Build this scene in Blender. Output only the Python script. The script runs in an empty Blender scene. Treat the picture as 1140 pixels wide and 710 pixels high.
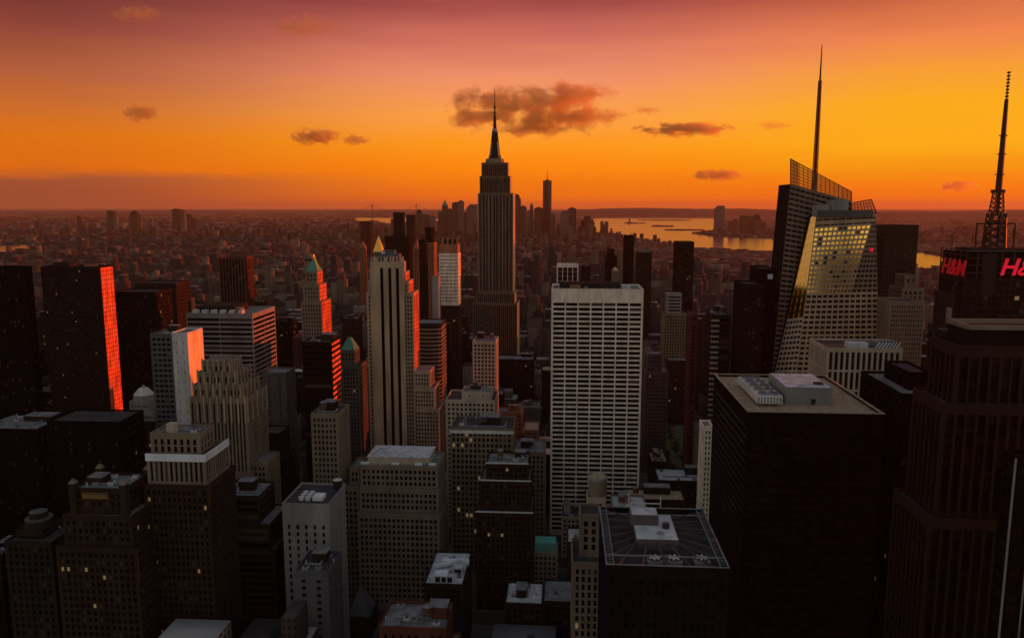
import bpy, math, random
import numpy as np
from mathutils import Vector

# ------------------------------------------------------------------ camera
F, CX, CY = 870.0, 570.0, 355.0
PITCH = math.atan(126 / F)
YAW = math.radians(3.8)
CAMZ = 258.0
scene = bpy.context.scene
cam = bpy.data.cameras.new("camera")
cam_o = bpy.data.objects.new("camera", cam)
scene.collection.objects.link(cam_o)
cam_o.location = (0, 0, CAMZ)
cam_o.rotation_euler = (math.pi / 2 - PITCH, 0, YAW)
cam.sensor_width = 36
cam.lens = F / 1140 * 36
cam.clip_start = 1
cam.clip_end = 300000
scene.camera = cam_o

fwd = Vector((-math.sin(YAW) * math.cos(PITCH), math.cos(YAW) * math.cos(PITCH), -math.sin(PITCH)))
rgt = Vector((math.cos(YAW), math.sin(YAW), 0))
upv = rgt.cross(fwd)

def ray(px, py):
    return fwd * F + rgt * (px - CX) + upv * (CY - py)

def at(px, py, Y):
    r = ray(px, py)
    s = Y / r.y
    return r.x * s, CAMZ + r.z * s

def gnd(px, py, z=0.0):
    r = ray(px, py)
    s = (z - CAMZ) / r.z
    return r.x * s, r.y * s

def proj(x, y, z):
    p = Vector((x, y, z - CAMZ))
    d = p.dot(fwd)
    if d < 1:
        return None
    return CX + F * p.dot(rgt) / d, CY - F * p.dot(upv) / d

# ------------------------------------------------------------------ world and sun
SUN_AZ, SUN_EL = math.radians(63), math.radians(3.3)     # azimuth from +Y towards +X
world = bpy.data.worlds.new("World")
scene.world = world
world.use_nodes = True
wt = world.node_tree
wt.nodes.clear()
W = wt.nodes.new
def lin(c):
    return tuple(((v / 255) / 12.92 if v / 255 <= .04045 else ((v / 255 + .055) / 1.055) ** 2.4) for v in c)
def wmath(op, a, b=None, c=None):
    n = W('ShaderNodeMath'); n.operation = op
    for i, v in enumerate((a, b, c)):
        if v is None: continue
        if hasattr(v, 'is_linked'): wt.links.new(v, n.inputs[i])
        else: n.inputs[i].default_value = v
    return n.outputs[0]
tc = W('ShaderNodeTexCoord')
sp = W('ShaderNodeSeparateXYZ'); wt.links.new(tc.outputs['Generated'], sp.inputs[0])
el = wmath('MULTIPLY', wmath('ARCSINE', sp.outputs[2]), 57.29578)
az = wmath('MULTIPLY', wmath('ARCTAN2', sp.outputs[0], sp.outputs[1]), 57.29578)
# soft streaks of thin cloud low in the sky
nz = W('ShaderNodeTexNoise'); nz.inputs['Scale'].default_value = 5; nz.inputs['Detail'].default_value = 5
mp = W('ShaderNodeMapping'); mp.inputs['Scale'].default_value = (1, 1, 9)
wt.links.new(tc.outputs['Generated'], mp.inputs[0]); wt.links.new(mp.outputs[0], nz.inputs['Vector'])
elw = wmath('ADD', el, wmath('MULTIPLY', wmath('SUBTRACT', nz.outputs['Fac'], .5), 1.6))
fac = wmath('DIVIDE', wmath('ADD', elw, 2), 42)
def ramp(stops):
    r = W('ShaderNodeValToRGB'); e = r.color_ramp.elements
    while len(e) < len(stops): e.new(.5)
    for k, (d, c) in enumerate(stops):
        e[k].position = (d + 2) / 42; e[k].color = (*c, 1)
    wt.links.new(fac, r.inputs[0])
    return r.outputs[0]
L_ = lin
top = (.16, .17, .20)
rl = ramp([(-.5, L_((150, 70, 45))), (1.6, L_((160, 78, 48))), (2.3, L_((225, 105, 8))), (4.2, L_((222, 112, 6))), (6.0, L_((205, 106, 35))), (8.0, L_((178, 92, 54))), (11, L_((138, 60, 48))), (14.5, L_((88, 32, 36))), (24, (.07, .05, .065)), (38, top)])
rc = ramp([(-.5, L_((245, 102, 8))), (1.5, L_((246, 120, 4))), (2.8, L_((255, 136, 0))), (4.4, L_((255, 150, 18))), (6.3, L_((252, 158, 66))), (9, L_((240, 142, 102))), (11.5, L_((206, 108, 90))), (14.3, L_((150, 60, 60))), (24, (.12, .07, .08)), (38, top)])
rr = ramp([(-.5, L_((248, 100, 4))), (1.0, L_((250, 118, 0))), (2.2, L_((246, 142, 0))), (4.0, L_((252, 168, 0))), (6.5, L_((250, 168, 0))), (8.4, L_((246, 155, 42))), (10.5, L_((238, 128, 70))), (14.3, L_((172, 70, 48))), (24, (.14, .07, .07)), (38, top)])
rn = ramp([(-.5, (.17, .155, .135)), (8, (.42, .39, .35)), (20, (.46, .44, .42)), (38, (.20, .21, .235))])
def mix(f, a, b):
    m = W('ShaderNodeMix'); m.data_type = 'RGBA'
    wt.links.new(f, m.inputs[0]); wt.links.new(a, m.inputs[6]); wt.links.new(b, m.inputs[7])
    return m.outputs[2]
def mrange(v, a, b):
    m = W('ShaderNodeMapRange'); m.interpolation_type = 'SMOOTHSTEP'
    wt.links.new(v, m.inputs[0]); m.inputs[1].default_value = a; m.inputs[2].default_value = b
    return m.outputs[0]
c1 = mix(mrange(az, -36, -6), rl, rc)
c2 = mix(mrange(az, 0, 24), c1, rr)
c3 = mix(mrange(wmath('ABSOLUTE', wmath('ADD', az, 4)), 36, 90), c2, rn)
def glow(prev, azd, eld, rad, col):
    a_, e_ = math.radians(azd), math.radians(eld)
    dp = W('ShaderNodeVectorMath'); dp.operation = 'DOT_PRODUCT'; wt.links.new(tc.outputs['Generated'], dp.inputs[0])
    dp.inputs[1].default_value = (math.sin(a_) * math.cos(e_), math.cos(a_) * math.cos(e_), math.sin(e_))
    f = mrange(dp.outputs['Value'], math.cos(math.radians(rad)), math.cos(math.radians(rad * .35)))
    cc = W('ShaderNodeRGB'); cc.outputs[0].default_value = (*col, 1)
    return mix(f, prev, cc.outputs[0])
c3 = glow(c3, 152, 5, 15, (1.0, .72, .30))      # added unseen glow behind the view for the crystal tower to reflect
c3 = glow(c3, -115, 5, 15, (1.0, .72, .30))  # second added glow, mirrored by the corner facet
bgA = W('ShaderNodeBackground'); wt.links.new(c3, bgA.inputs[0]); bgA.inputs[1].default_value = 1.0
sky = W('ShaderNodeTexSky'); sky.sky_type = 'NISHITA'; sky.sun_disc = False
sky.sun_elevation = SUN_EL; sky.sun_rotation = SUN_AZ
bgB = W('ShaderNodeBackground'); wt.links.new(sky.outputs[0], bgB.inputs[0]); bgB.inputs[1].default_value = 0.006
ad = W('ShaderNodeAddShader'); wt.links.new(bgA.outputs[0], ad.inputs[0]); wt.links.new(bgB.outputs[0], ad.inputs[1])
wo = W('ShaderNodeOutputWorld'); wt.links.new(ad.outputs[0], wo.inputs[0])

sl = bpy.data.lights.new("sun", 'SUN'); sl.energy = 5.0; sl.angle = math.radians(.53); sl.color = (1, .12, .015)
so = bpy.data.objects.new("sun", sl); scene.collection.objects.link(so)
sd = Vector((math.sin(SUN_AZ) * math.cos(SUN_EL), math.cos(SUN_AZ) * math.cos(SUN_EL), math.sin(SUN_EL)))
so.rotation_euler = sd.to_track_quat('Z', 'Y').to_euler()

scene.view_settings.view_transform = 'Standard'
scene.view_settings.look = 'None'
scene.view_settings.exposure = 0
scene.view_settings.gamma = 1
scene.cycles.use_denoising = True
scene.cycles.volume_bounces = 3
scene.cycles.max_bounces = 6
scene.cycles.diffuse_bounces = 2
scene.cycles.glossy_bounces = 2
scene.cycles.volume_max_steps = 192
scene.cycles.sample_clamp_indirect = 4

rng = random.Random(7)

# ------------------------------------------------------------------ materials
MATS = {}
def mat(name, col, rough=.85, metal=0, spec=.25, var=.18, scale=.12, emit=None, grime=True):
    if name in MATS: return MATS[name]
    m = bpy.data.materials.new(name); m.use_nodes = True
    t = m.node_tree; b = t.nodes['Principled BSDF']
    b.inputs['Roughness'].default_value = rough
    b.inputs['Metallic'].default_value = metal
    b.inputs['Specular IOR Level'].default_value = spec
    if var > 0:
        g = t.nodes.new('ShaderNodeNewGeometry')
        mpn = t.nodes.new('ShaderNodeMapping'); mpn.inputs['Scale'].default_value = (1, 1, .25)
        n = t.nodes.new('ShaderNodeTexNoise'); n.inputs['Scale'].default_value = scale; n.inputs['Detail'].default_value = 4
        r = t.nodes.new('ShaderNodeMapRange'); r.inputs[1].default_value = .3; r.inputs[2].default_value = .7
        r.inputs[3].default_value = 1 - var; r.inputs[4].default_value = 1 + var
        x = t.nodes.new('ShaderNodeMix'); x.data_type = 'RGBA'; x.blend_type = 'MULTIPLY'; x.inputs[0].default_value = 1
        x.inputs[6].default_value = (*col, 1)
        t.links.new(g.outputs['Position'], mpn.inputs[0]); t.links.new(mpn.outputs[0], n.inputs['Vector'])
        t.links.new(n.outputs['Fac'], r.inputs[0]); t.links.new(r.outputs[0], x.inputs[7])
        t.links.new(x.outputs[2], b.inputs['Base Color'])
    else:
        b.inputs['Base Color'].default_value = (*col, 1)
    if emit:
        b.inputs['Emission Color'].default_value = (*emit[:3], 1)
        b.inputs['Emission Strength'].default_value = emit[3]
    MATS[name] = m
    return m
WALLS = {
    'limestone': (.34, .27, .18), 'white': (.66, .60, .50), 'cream': (.37, .325, .25), 'tan': (.18, .148, .108),
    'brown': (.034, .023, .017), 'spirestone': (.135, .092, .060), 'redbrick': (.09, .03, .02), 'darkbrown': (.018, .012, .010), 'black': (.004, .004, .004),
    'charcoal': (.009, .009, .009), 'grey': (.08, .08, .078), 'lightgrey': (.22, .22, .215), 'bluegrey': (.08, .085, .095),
    'dim': (.026, .022, .018), 'ochre': (.20, .12, .05), 'palestone': (.5, .5, .5), 'rust': (.30, .12, .06), 'sunlit_red': (.64, .14, .055), 'sunlit_orange': (.85, .58, .30), 'olive': (.165, .135, .08)}  # the west wall red and orange have low sunlight put into the colour
for k, v in WALLS.items(): mat(k, v, var={'sunlit_red': .5, 'sunlit_orange': .3, 'white': .24, 'limestone': .26}.get(k, .2), scale={'sunlit_red': .3, 'white': .3}.get(k, .12), spec=.04 if max(v) < .06 else .2, rough=.97 if max(v) < .06 else .85)
mat('glass_dark', (.004, .004, .0045), .18, 0, .10, 0)
mat('glass_mid', (.012, .011, .010), .2, 0, .2, 0)
mat('blind', (.05, .042, .034), .6, 0, .2, 0)
mat('glass_warm', (.016, .009, .007), .15, 0, .2, 0)  # warm reflection put into the colour of a few panes
mat('lit', (.3, .2, .1), .5, 0, .2, 0, emit=(1, .6, .28, .11))
mat('roof_dark', (.035, .035, .038), .9, var=.5, scale=.2)
mat('roof_grey', (.15, .155, .165), .9, var=.4, scale=.25)
mat('roof_pale', (.42, .44, .48), .85, var=.3, scale=.3)
mat('roof_tan', (.30, .235, .15), .9, var=.3, scale=.4)
mat('metal', (.20, .21, .225), .7, .2, .3, .2)
mat('metal_dark', (.03, .03, .03), .5, .5, .5, .2)
mat('tank_wood', (.09, .05, .03), .9)
mat('copper', (.06, .22, .17), .7)
mat('gold', (.85, .50, .08), .3, .8, .5, .1)
mat('gold_reflection', (1.0, .68, .20), .2, 1.0, .5, .12, .05)  # warm sky reflection put into the glass colour
mat('steel_red', (.06, .025, .02), .6, .3)
mat('fin', (.032, .019, .015), .9, 0, .05)
mat('truss', (.05, .05, .055), .6, .3)
mat('sign_red', (.5, .01, .02), .5, 0, .3, 0, emit=(1, .01, .04, .42))
mat('sign_dim', (.4, .01, .02), .5, 0, .3, 0, emit=(1, .01, .03, .10))
mat('teal', (.10, .42, .36), .7)
mat('skywhite', (.62, .66, .72), .5)
M = MATS

# ------------------------------------------------------------------ mesh builder
class MB:
    def __init__(s): s.v = []; s.f = []; s.m = []; s.mats = []
    def mi(s, m):
        if isinstance(m, str): m = M[m]
        if m not in s.mats: s.mats.append(m)
        return s.mats.index(m)
    def box(s, x0, x1, y0, y1, z0, z1, m):
        if x1 < x0: x0, x1 = x1, x0
        if y1 < y0: y0, y1 = y1, y0
        i = len(s.v); k = s.mi(m)
        s.v += [(x0, y0, z0), (x1, y0, z0), (x1, y1, z0), (x0, y1, z0), (x0, y0, z1), (x1, y0, z1), (x1, y1, z1), (x0, y1, z1)]
        s.f += [(i + 3, i + 2, i + 1, i), (i + 4, i + 5, i + 6, i + 7), (i, i + 1, i + 5, i + 4), (i + 1, i + 2, i + 6, i + 5), (i + 2, i + 3, i + 7, i + 6), (i + 3, i, i + 4, i + 7)]
        s.m += [k] * 6
        return s
    def hexa(s, p, m):   # 8 points, bottom ring then top ring (ccw from above)
        i = len(s.v); k = s.mi(m); s.v += [tuple(q) for q in p]
        s.f += [(i + 3, i + 2, i + 1, i), (i + 4, i + 5, i + 6, i + 7), (i, i + 1, i + 5, i + 4), (i + 1, i + 2, i + 6, i + 5), (i + 2, i + 3, i + 7, i + 6), (i + 3, i, i + 4, i + 7)]
        s.m += [k] * 6
        return s
    def quad(s, a, b, c, d, m):
        i = len(s.v); s.v += [tuple(a), tuple(b), tuple(c), tuple(d)]; s.f.append((i, i + 1, i + 2, i + 3)); s.m.append(s.mi(m)); return s
    def frustum(s, cx, cy, z0, z1, r0, r1, n, m, rot=0, sy=1):
        i = len(s.v); k = s.mi(m)
        for (z, r) in ((z0, r0), (z1, r1)):
            for j in range(n):
                a = rot + 2 * math.pi * j / n
                s.v.append((cx + r * math.cos(a), cy + sy * r * math.sin(a), z))
        for j in range(n):
            s.f.append((i + j, i + (j + 1) % n, i + n + (j + 1) % n, i + n + j)); s.m.append(k)
        s.f.append(tuple(i + n - 1 - j for j in range(n))); s.m.append(k)
        s.f.append(tuple(i + n + j for j in range(n))); s.m.append(k)
        return s
    def bar(s, a, b, w, m):
        a = Vector(a); b = Vector(b); d = (b - a).normalized()
        u = d.cross(Vector((0, 0, 1)))
        if u.length < .01: u = Vector((1, 0, 0))
        u.normalize(); v = d.cross(u); u *= w / 2; v *= w / 2
        return s.hexa([a - u - v, a + u - v, a + u + v, a - u + v, b - u - v, b + u - v, b + u + v, b - u + v], m)
    def pyr(s, x0, x1, y0, y1, z0, z1, m, k=.0):
        cx, cy = (x0 + x1) / 2, (y0 + y1) / 2
        f = lambda a, c: c + (a - c) * max(k, .02)
        return s.hexa([(x0, y0, z0), (x1, y0, z0), (x1, y1, z0), (x0, y1, z0), (f(x0, cx), f(y0, cy), z1), (f(x1, cx), f(y0, cy), z1), (f(x1, cx), f(y1, cy), z1), (f(x0, cx), f(y1, cy), z1)], m)
    def obj(s, name, parent=None, off=(0, 0, 0)):
        me = bpy.data.meshes.new(name)
        v = np.array(s.v, dtype=np.float64) - np.array(off)
        me.from_pydata(v.tolist(), [], s.f)
        for m in s.mats: me.materials.append(m)
        me.polygons.foreach_set('material_index', s.m)
        me.update()
        o = bpy.data.objects.new(name, me); scene.collection.objects.link(o)
        if parent is not None: o.parent = parent
        return o

def tag(o, label=None, cat=None, group=None, kind=None):
    if label: o['label'] = label
    if cat: o['category'] = cat
    if group: o['group'] = group
    if kind: o['kind'] = kind
    return o

# ------------------------------------------------------------------ facade styles
def st(wall='limestone', bay=3.2, fl=3.7, wf=.54, hf=.58, mode='p', top=2.0, t=.45, glass='d', lit=.012, sp=None, foot=0, wW=None):
    return dict(wall=wall, bay=bay, fl=fl, wf=wf, hf=hf, mode=mode, top=top, t=t, glass=glass, lit=lit, sp=sp, foot=foot, wW=wW)

FOOT = []      # hero footprints (x0,x1,y0,y1)
KEEP = [(716, 776, 515, 690)]      # hero silhouettes to keep clear: (pxL, pxR, v_bottom_visible, Y)
ALLB = []

class Building:
    def __init__(s, name, label, cat='office tower', group=None, fine=False):
        s.name, s.label, s.cat, s.group, s.fine = name, label, cat, group, fine
        s.wall = MB(); s.roofs = []; s.win = []; s.parts = []; s.xs = []; s.ys = []; s.r = random.Random(label)
    def part(s, name, under=None):
        m = MB(); s.parts.append((name, m, under)); return m
    def block(s, x0, x1, y0, y1, z0, z1, S, faces=None, roof='roof_dark', parapet=1.2):
        w = s.wall; t = S['t']; wm = S['wall']
        s.xs += [x0, x1]; s.ys += [y0, y1]
        if faces is None:
            faces = 'N' + ('W' if x0 < 60 else '') + ('E' if x1 > -60 else '')
        xi0 = x0 + (t if 'E' in faces else 0.01); xi1 = x1 - (t if 'W' in faces else 0.01)
        yi0 = y0 + (t if 'N' in faces else .01)
        w.box(xi0, xi1, yi0, y1 - .01, z0, z1 - .3, wm)
        # corner posts
        c = min(1.0, S['bay'] * .5)
        if 'N' in faces:
            for xc in ((x0 - .03, x0 + c), (x1 - c, x1 + .03)):
                w.box(xc[0], xc[1], y0 - .03, y0 + c, z0, z1 - .02, wm)
        if 'W' in faces: w.box(x1 - c, x1 + .03, y1 - c, y1 + .03, z0, z1 - .02, wm)
        if 'E' in faces: w.box(x0 - .03, x0 + c, y1 - c, y1 + .03, z0, z1 - .02, wm)
        tp = S['top']
        for fc in faces:
            if fc == 'N': a0, a1 = x0 + c, x1 - c
            else: a0, a1 = y0 + c, y1 - c
            if a1 - a0 < 2: continue
            def B(u0, u1, n0, n1, q0, q1, mm):
                if fc == 'N': w.box(u0, u1, y0 + n0, y0 + n1, q0, q1, mm)
                elif fc == 'W': w.box(x1 - n1, x1 - n0, u0, u1, q0, q1, mm)
                else: w.box(x0 + n0, x0 + n1, u0, u1, q0, q1, mm)
            nb = max(1, round((a1 - a0) / S['bay'])); bw = (a1 - a0) / nb
            zt = z1 - tp; nf = max(1, int((zt - z0 - S['foot']) / S['fl'])); fh = S['fl']
            ww = bw * S['wf']; wh = fh * S['hf']
            po, so = (0, .12) if S['mode'] != 'h' else (.12, 0)
            smat = S['sp'] or wm
            if fc == 'W' and S['wW']: wm = smat = S['wW']  # optional west wall colour, some with sunlight painted in
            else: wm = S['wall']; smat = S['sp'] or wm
            B(a0 - .005, a1 + .005, so + .001, t + .05, zt, z1 - .04, wm)       # top band
            pw = bw - ww
            if pw > .02:
                for i in range(nb + 1):
                    u = a0 + i * bw
                    u0, u1 = max(a0 - .004, u - pw / 2), min(a1 + .004, u + pw / 2)
                    B(u0, u1, po, t + .04, z0, zt, wm)
            for k in range(nf + 1):
                q1 = zt - k * fh - wh; q0 = q1 - (fh - wh)
                if k == nf: q0 = z0
                if q1 <= q0 or q0 < z0 - .1: q0 = z0
                if q1 - q0 > .05:
                    B(a0 + .01, a1 - .01, so + .003 * 1, t + .03, q0, min(q1, zt - .01), smat)
            if S['mode'] == 'p' and S['wf'] > .3 and S['wf'] < .9 and s.r.random() < .8:
                ln = s.r.choice([6, 8, 10]); hh = .35
                for k in range(0, nf, ln):
                    q = zt - k * fh + .1
                    if q + hh < z1 - .1 and q > z0: B(a0 - .3, a1 + .3, -.38, .02, q, q + hh, wm)
            for k in range(nf):
                zc = zt - k * fh - wh / 2
                if zc < z0: break
                for i in range(nb):
                    u = a0 + (i + .5) * bw
                    rv = s.r.random()
                    if rv < S['lit']: g = 'lit'
                    elif rv < S['lit'] + .10 and S['glass'] != 'x': g = 'blind'
                    elif rv < .35: g = 'glass_mid'
                    else: g = 'glass_dark'
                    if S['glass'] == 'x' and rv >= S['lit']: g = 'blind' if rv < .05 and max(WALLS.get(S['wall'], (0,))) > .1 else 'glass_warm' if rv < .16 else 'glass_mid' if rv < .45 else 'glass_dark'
                    s.win.append((fc, u, {'N': y0, 'W': x1, 'E': x0}[fc], zc, ww, wh, t, g))
        wm = S['wall']
        # roof slab and parapet
        if roof:
            rm_ = MB(); s.roofs.append(rm_); rm_.box(x0 + .5, x1 - .5, y0 + .5, y1 - .5, z1 - .3, z1 - .12, roof)
            ph = parapet
            w.box(x0 - .05, x1 + .05, y0 - .05, y0 + .45, z1 - .03, z1 + ph, wm)
            w.box(x0 - .05, x1 + .05, y1 - .45, y1 + .05, z1 - .03, z1 + ph, wm)
            w.box(x0 - .05, x0 + .45, y0 + .455, y1 - .455, z1 - .03, z1 + ph - .01, wm)
            w.box(x1 - .45, x1 + .05, y0 + .455, y1 - .455, z1 - .03, z1 + ph - .01, wm)
    def kit(s, x0, x1, y0, y1, z, n=3, tank=True, bulk=True, wm=None):
        r = s.r; W_, D_ = x1 - x0, y1 - y0
        if W_ < 6 or D_ < 6: return
        wm = wm or 'dim'
        if bulk:
            m = s.part('bulkhead'); bw, bd = W_ * r.uniform(.25, .45), D_ * r.uniform(.25, .45)
            bx = r.uniform(x0 + 1, x1 - bw - 1); by = r.uniform(y0 + D_ * .3, y1 - bd - .6)
            h = r.uniform(3, 6); m.box(bx, bx + bw, by, by + bd, z - .1, z + h, wm)
            m.box(bx - .2, bx + bw + .2, by - .2, by + bd + .2, z + h, z + h + .3, 'roof_grey')
        if tank:
            m = s.part('water_tank'); cx, cy = r.uniform(x0 + 3, x1 - 3), r.uniform(y0 + 3, y0 + D_ * .35 + 2.5)
            for sx in (-1, 1):
                for sy in (-1, 1): s.part('leg', m).box(cx + sx * 1.3 - .1, cx + sx * 1.3 + .1, cy + sy * 1.3 - .1, cy + sy * 1.3 + .1, z - .1, z + 3, 'metal_dark')
            m.frustum(cx, cy, z + 3, z + 6.6, 2.1, 2.0, 12, 'tank_wood'); s.part('tank_lid', m).frustum(cx, cy, z + 6.6, z + 7.8, 2.25, .15, 12, 'roof_grey')
        if n >= 2 and W_ > 12:
            m = s.part('duct'); yy = y0 + D_ * r.uniform(.2, .5); xa_, xb_ = x0 + W_ * r.uniform(.1, .3), x0 + W_ * r.uniform(.6, .9)
            m.box(xa_, xb_, yy, yy + .8, z + .2, z + 1.0, 'metal'); m.box(xb_ - .8, xb_, yy + .81, yy + D_ * .3, z + .2, z + 1.0, 'metal')
            m = s.part('railing')
            for q in (0, 1):
                m.box(x0 + .7, x1 - .7, y0 + .7, y0 + .76, z + 1.3 + q * .5, z + 1.36 + q * .5, 'metal')
            for q in range(4):
                m = s.part('vent_pipe'); ux, uy = r.uniform(x0 + 1, x1 - 1), r.uniform(y0 + 1, y1 - 1); m.frustum(ux, uy, z, z + 1.6, .3, .3, 6, 'roof_pale')
        for k in range(n):
            m = s.part('rooftop_unit'); ux, uy = r.uniform(x0 + 1.5, x1 - 4.5), r.uniform(y0 + 1.5, y1 - 4)
            a, b_, h = r.uniform(1.5, 3.5), r.uniform(1.5, 3), r.uniform(1, 2.2)
            m.box(ux, ux + a, uy, uy + b_, z - .1, z + h, r.choice(['metal', 'roof_pale', 'roof_grey']))
            s.part('fan', m).frustum(ux + a / 2, uy + b_ / 2, z + h, z + h + .4, min(a, b_) * .35, min(a, b_) * .35, 8, 'metal_dark')
    def finish(s):
        cx, cy = (min(s.xs) + max(s.xs)) / 2, (min(s.ys) + max(s.ys)) / 2
        off = (cx, cy, 0)
        e = bpy.data.objects.new(s.name, None); scene.collection.objects.link(e); e.location = off
        e.empty_display_size = 5
        tag(e, s.label, s.cat, s.group)
        s.wall.obj('wall', e, off)
        for rm_ in s.roofs: rm_.obj('roof', e, off)
        pick = set()
        if s.fine:
            sc = []
            for i, wd in enumerate(s.win):
                fc, u, pl, zc, ww, wh, t, g = wd
                if fc == 'N': p = (u, pl, zc); k = 1
                else: p = (pl, u, zc); k = abs(pl) / max(1, math.hypot(pl, u))
                q = proj(*p)
                if q and -20 < q[0] < 1160 and -20 < q[1] < 730:
                    dist = math.hypot(p[0], p[1]); sc.append((ww * k * wh / dist ** 2, i))
            sc.sort(reverse=True); pick = {i for a, i in sc[:100]}
        stuff = MB(); cache = {}
        for i, (fc, u, pl, zc, ww, wh, t, g) in enumerate(s.win):
            w2, h2 = ww / 2 + .02, wh / 2 + .02
            if i in pick:
                key = (fc, round(w2, 3), round(h2, 3), g)
                if key not in cache:
                    mb = MB()
                    if fc == 'N': mb.box(-w2, w2, -.06, .06, -h2, h2, g)
                    else: mb.box(-.06, .06, -w2, w2, -h2, h2, g)
                    o = mb.obj('window', e); cache[key] = o.data
                else:
                    o = bpy.data.objects.new('window', cache[key]); scene.collection.objects.link(o); o.parent = e
                d = t - .06
                if fc == 'N': o.location = (u - cx, pl + d - cy, zc)
                elif fc == 'W': o.location = (pl - d - cx, u - cy, zc)
                else: o.location = (pl + d - cx, u - cy, zc)
                continue
            d = t - .04
            if fc == 'N': stuff.quad((u - w2, pl + d, zc - h2), (u + w2, pl + d, zc - h2), (u + w2, pl + d, zc + h2), (u - w2, pl + d, zc + h2), g)
            elif fc == 'W': stuff.quad((pl - d, u - w2, zc - h2), (pl - d, u + w2, zc - h2), (pl - d, u + w2, zc + h2), (pl - d, u - w2, zc + h2), g)
            else: stuff.quad((pl + d, u + w2, zc - h2), (pl + d, u - w2, zc - h2), (pl + d, u - w2, zc + h2), (pl + d, u + w2, zc + h2), g)
        if stuff.v:
            o = stuff.obj('window', e, off); o['kind'] = 'stuff'
        done = {}
        for n, m, under in s.parts:
            if under is not None and id(under) in done: done[id(m)] = m.obj(n, done[id(under)], off)
            else: done[id(m)] = m.obj(n, e, off)
        FOOT.append((min(s.xs), max(s.xs), min(s.ys), max(s.ys)))
        return e

def hero(name, label, Y, tiers, vb=None, cat='office tower', fine=False, kit=None, extra=None, group=None, raw=False):
    """tiers, top to bottom: (pxL, pxR, v_top, front offset, depth, style, roof material); the last one stands on the ground"""
    b = Building(name, label, cat, group, fine)
    info = []
    for (L, R, v, dy, D, S, rf) in tiers:
        y = Y + dy
        if L > 640 and not raw: L = min(R - 3, 628 + (L - 628) * (y + D) / y)
        x0, z = at(L, v, y); x1, _ = at(R, v, y)
        info.append((x0, x1, y, y + D, z, S, rf))
    for k, (x0, x1, y0, y1, z, S, rf) in enumerate(info):
        zb = info[k + 1][4] - .6 if k + 1 < len(info) else 0
        if zb > z - 1: zb = 0
        b.block(x0, x1, y0, y1, zb, z, S, roof=rf)
    if kit:
        x0, x1, y0, y1, z, S, rf = info[0]
        b.kit(x0, x1, y0, y1, z, **kit)
    if extra: extra(b, info)
    lo = min(t[0] for t in tiers); hi = max(t[1] for t in tiers)
    KEEP.append((lo - 1, hi + 1, vb if vb else tiers[-1][2] + 40, Y))
    b.finish()
    return b

# ------------------------------------------------------------------ setting
def sheet(name, pts, z, m, th=0.0):
    mb = MB(); n = len(pts)
    mb.v = [(x, y, z) for x, y in pts]; mb.f = [tuple(range(n))]; mb.m = [mb.mi(m)]
    o = mb.obj(name)
    me = o.data
    if me.polygons[0].normal.z < 0: me.flip_normals()
    return o
mat('ground', (.030, .026, .024), .95, var=.5, scale=.02)
mat('asphalt', (.022, .022, .024), .9, var=.3, scale=.2)
mat('pavement', (.07, .068, .065), .9, var=.3, scale=.3)
mat('farland', (.035, .03, .025), .95, var=.5, scale=.0008)
g = sheet('ground', [(-60000, -2000), (60000, -2000), (60000, 60000), (-60000, 60000)], 0, 'ground'); g['kind'] = 'structure'
wm = mat('water', (.03, .045, .05), .18, 0, .5, 0)
nt = wm.node_tree; bn = nt.nodes.new('ShaderNodeBump'); no = nt.nodes.new('ShaderNodeTexNoise'); no.inputs['Scale'].default_value = .02
no.inputs['Detail'].default_value = 6; gg = nt.nodes.new('ShaderNodeNewGeometry'); nt.links.new(gg.outputs['Position'], no.inputs['Vector'])
nt.links.new(no.outputs['Fac'], bn.inputs['Height']); bn.inputs['Distance'].default_value = 1.5; bn.inputs['Strength'].default_value = .5
nt.links.new(bn.outputs[0], nt.nodes['Principled BSDF'].inputs['Normal'])
WATER = []
def water(label, px):
    pts = [gnd(*p) for p in px]
    WATER.append(np.array(pts))
    o = sheet('water', pts, .8, 'water'); o['kind'] = 'structure'; o['label'] = label
water('wide harbour bay shining orange beyond downtown and river in front of it',
      [(664, 243.0), (800, 243.0), (800, 256), (770, 260), (800, 264), (870, 266), (960, 274), (1022, 281), (1055, 286), (1200, 300),
       (1200, 320), (1050, 304), (1022, 299), (960, 290), (870, 281), (800, 278), (765, 277), (748, 271), (700, 265), (668, 263), (655, 256), (655, 247)])
water('pale strip of river at the left edge', [(-80, 274), (0, 273), (38, 271.5), (42, 278.5), (0, 283), (-80, 288)])
water('short pale river bend left of the far towers', [(45, 266.5), (97, 264.5), (98, 269), (48, 270.5)])
water('far inlet under the suspension bridge', [(395, 242.6), (480, 242.6), (500, 246), (455, 250), (398, 247)])

def island(label, px0, px1, v, depth, h, name='island'):
    x0, y = gnd(px0, v); x1, _ = gnd(px1, v)
    mb = MB(); n = 14; cx, hw = (x0 + x1) / 2, (x1 - x0) / 2
    k = mb.mi('farland'); r = random.Random(label)
    top = [(cx + hw * math.cos(a) * r.uniform(.85, 1), y + depth * (1 + math.sin(a)) * .5) for a in [2 * math.pi * i / n for i in range(n)]]
    mb.v = [(x, yy, 0) for x, yy in top] + [(cx + (x - cx) * .9, yy, h * r.uniform(.5, 1)) for x, yy in top]
    mb.f = [(i, (i + 1) % n, n + (i + 1) % n, n + i) for i in range(n)] + [tuple(range(n, 2 * n))]; mb.m = [k] * len(mb.f)
    o = mb.obj(name); o['kind'] = 'structure'; o['label'] = label
    return cx, y
island('small dark island carrying the statue', 694, 722, 249, 300, 14)
island('flat dark island right of the statue island', 724, 754, 252.5, 300, 16)
island('thin spit of land in front of the harbour islands', 738, 790, 256.5, 220, 12)
island('far thin spit behind the statue', 706, 776, 245.6, 500, 14)
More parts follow.
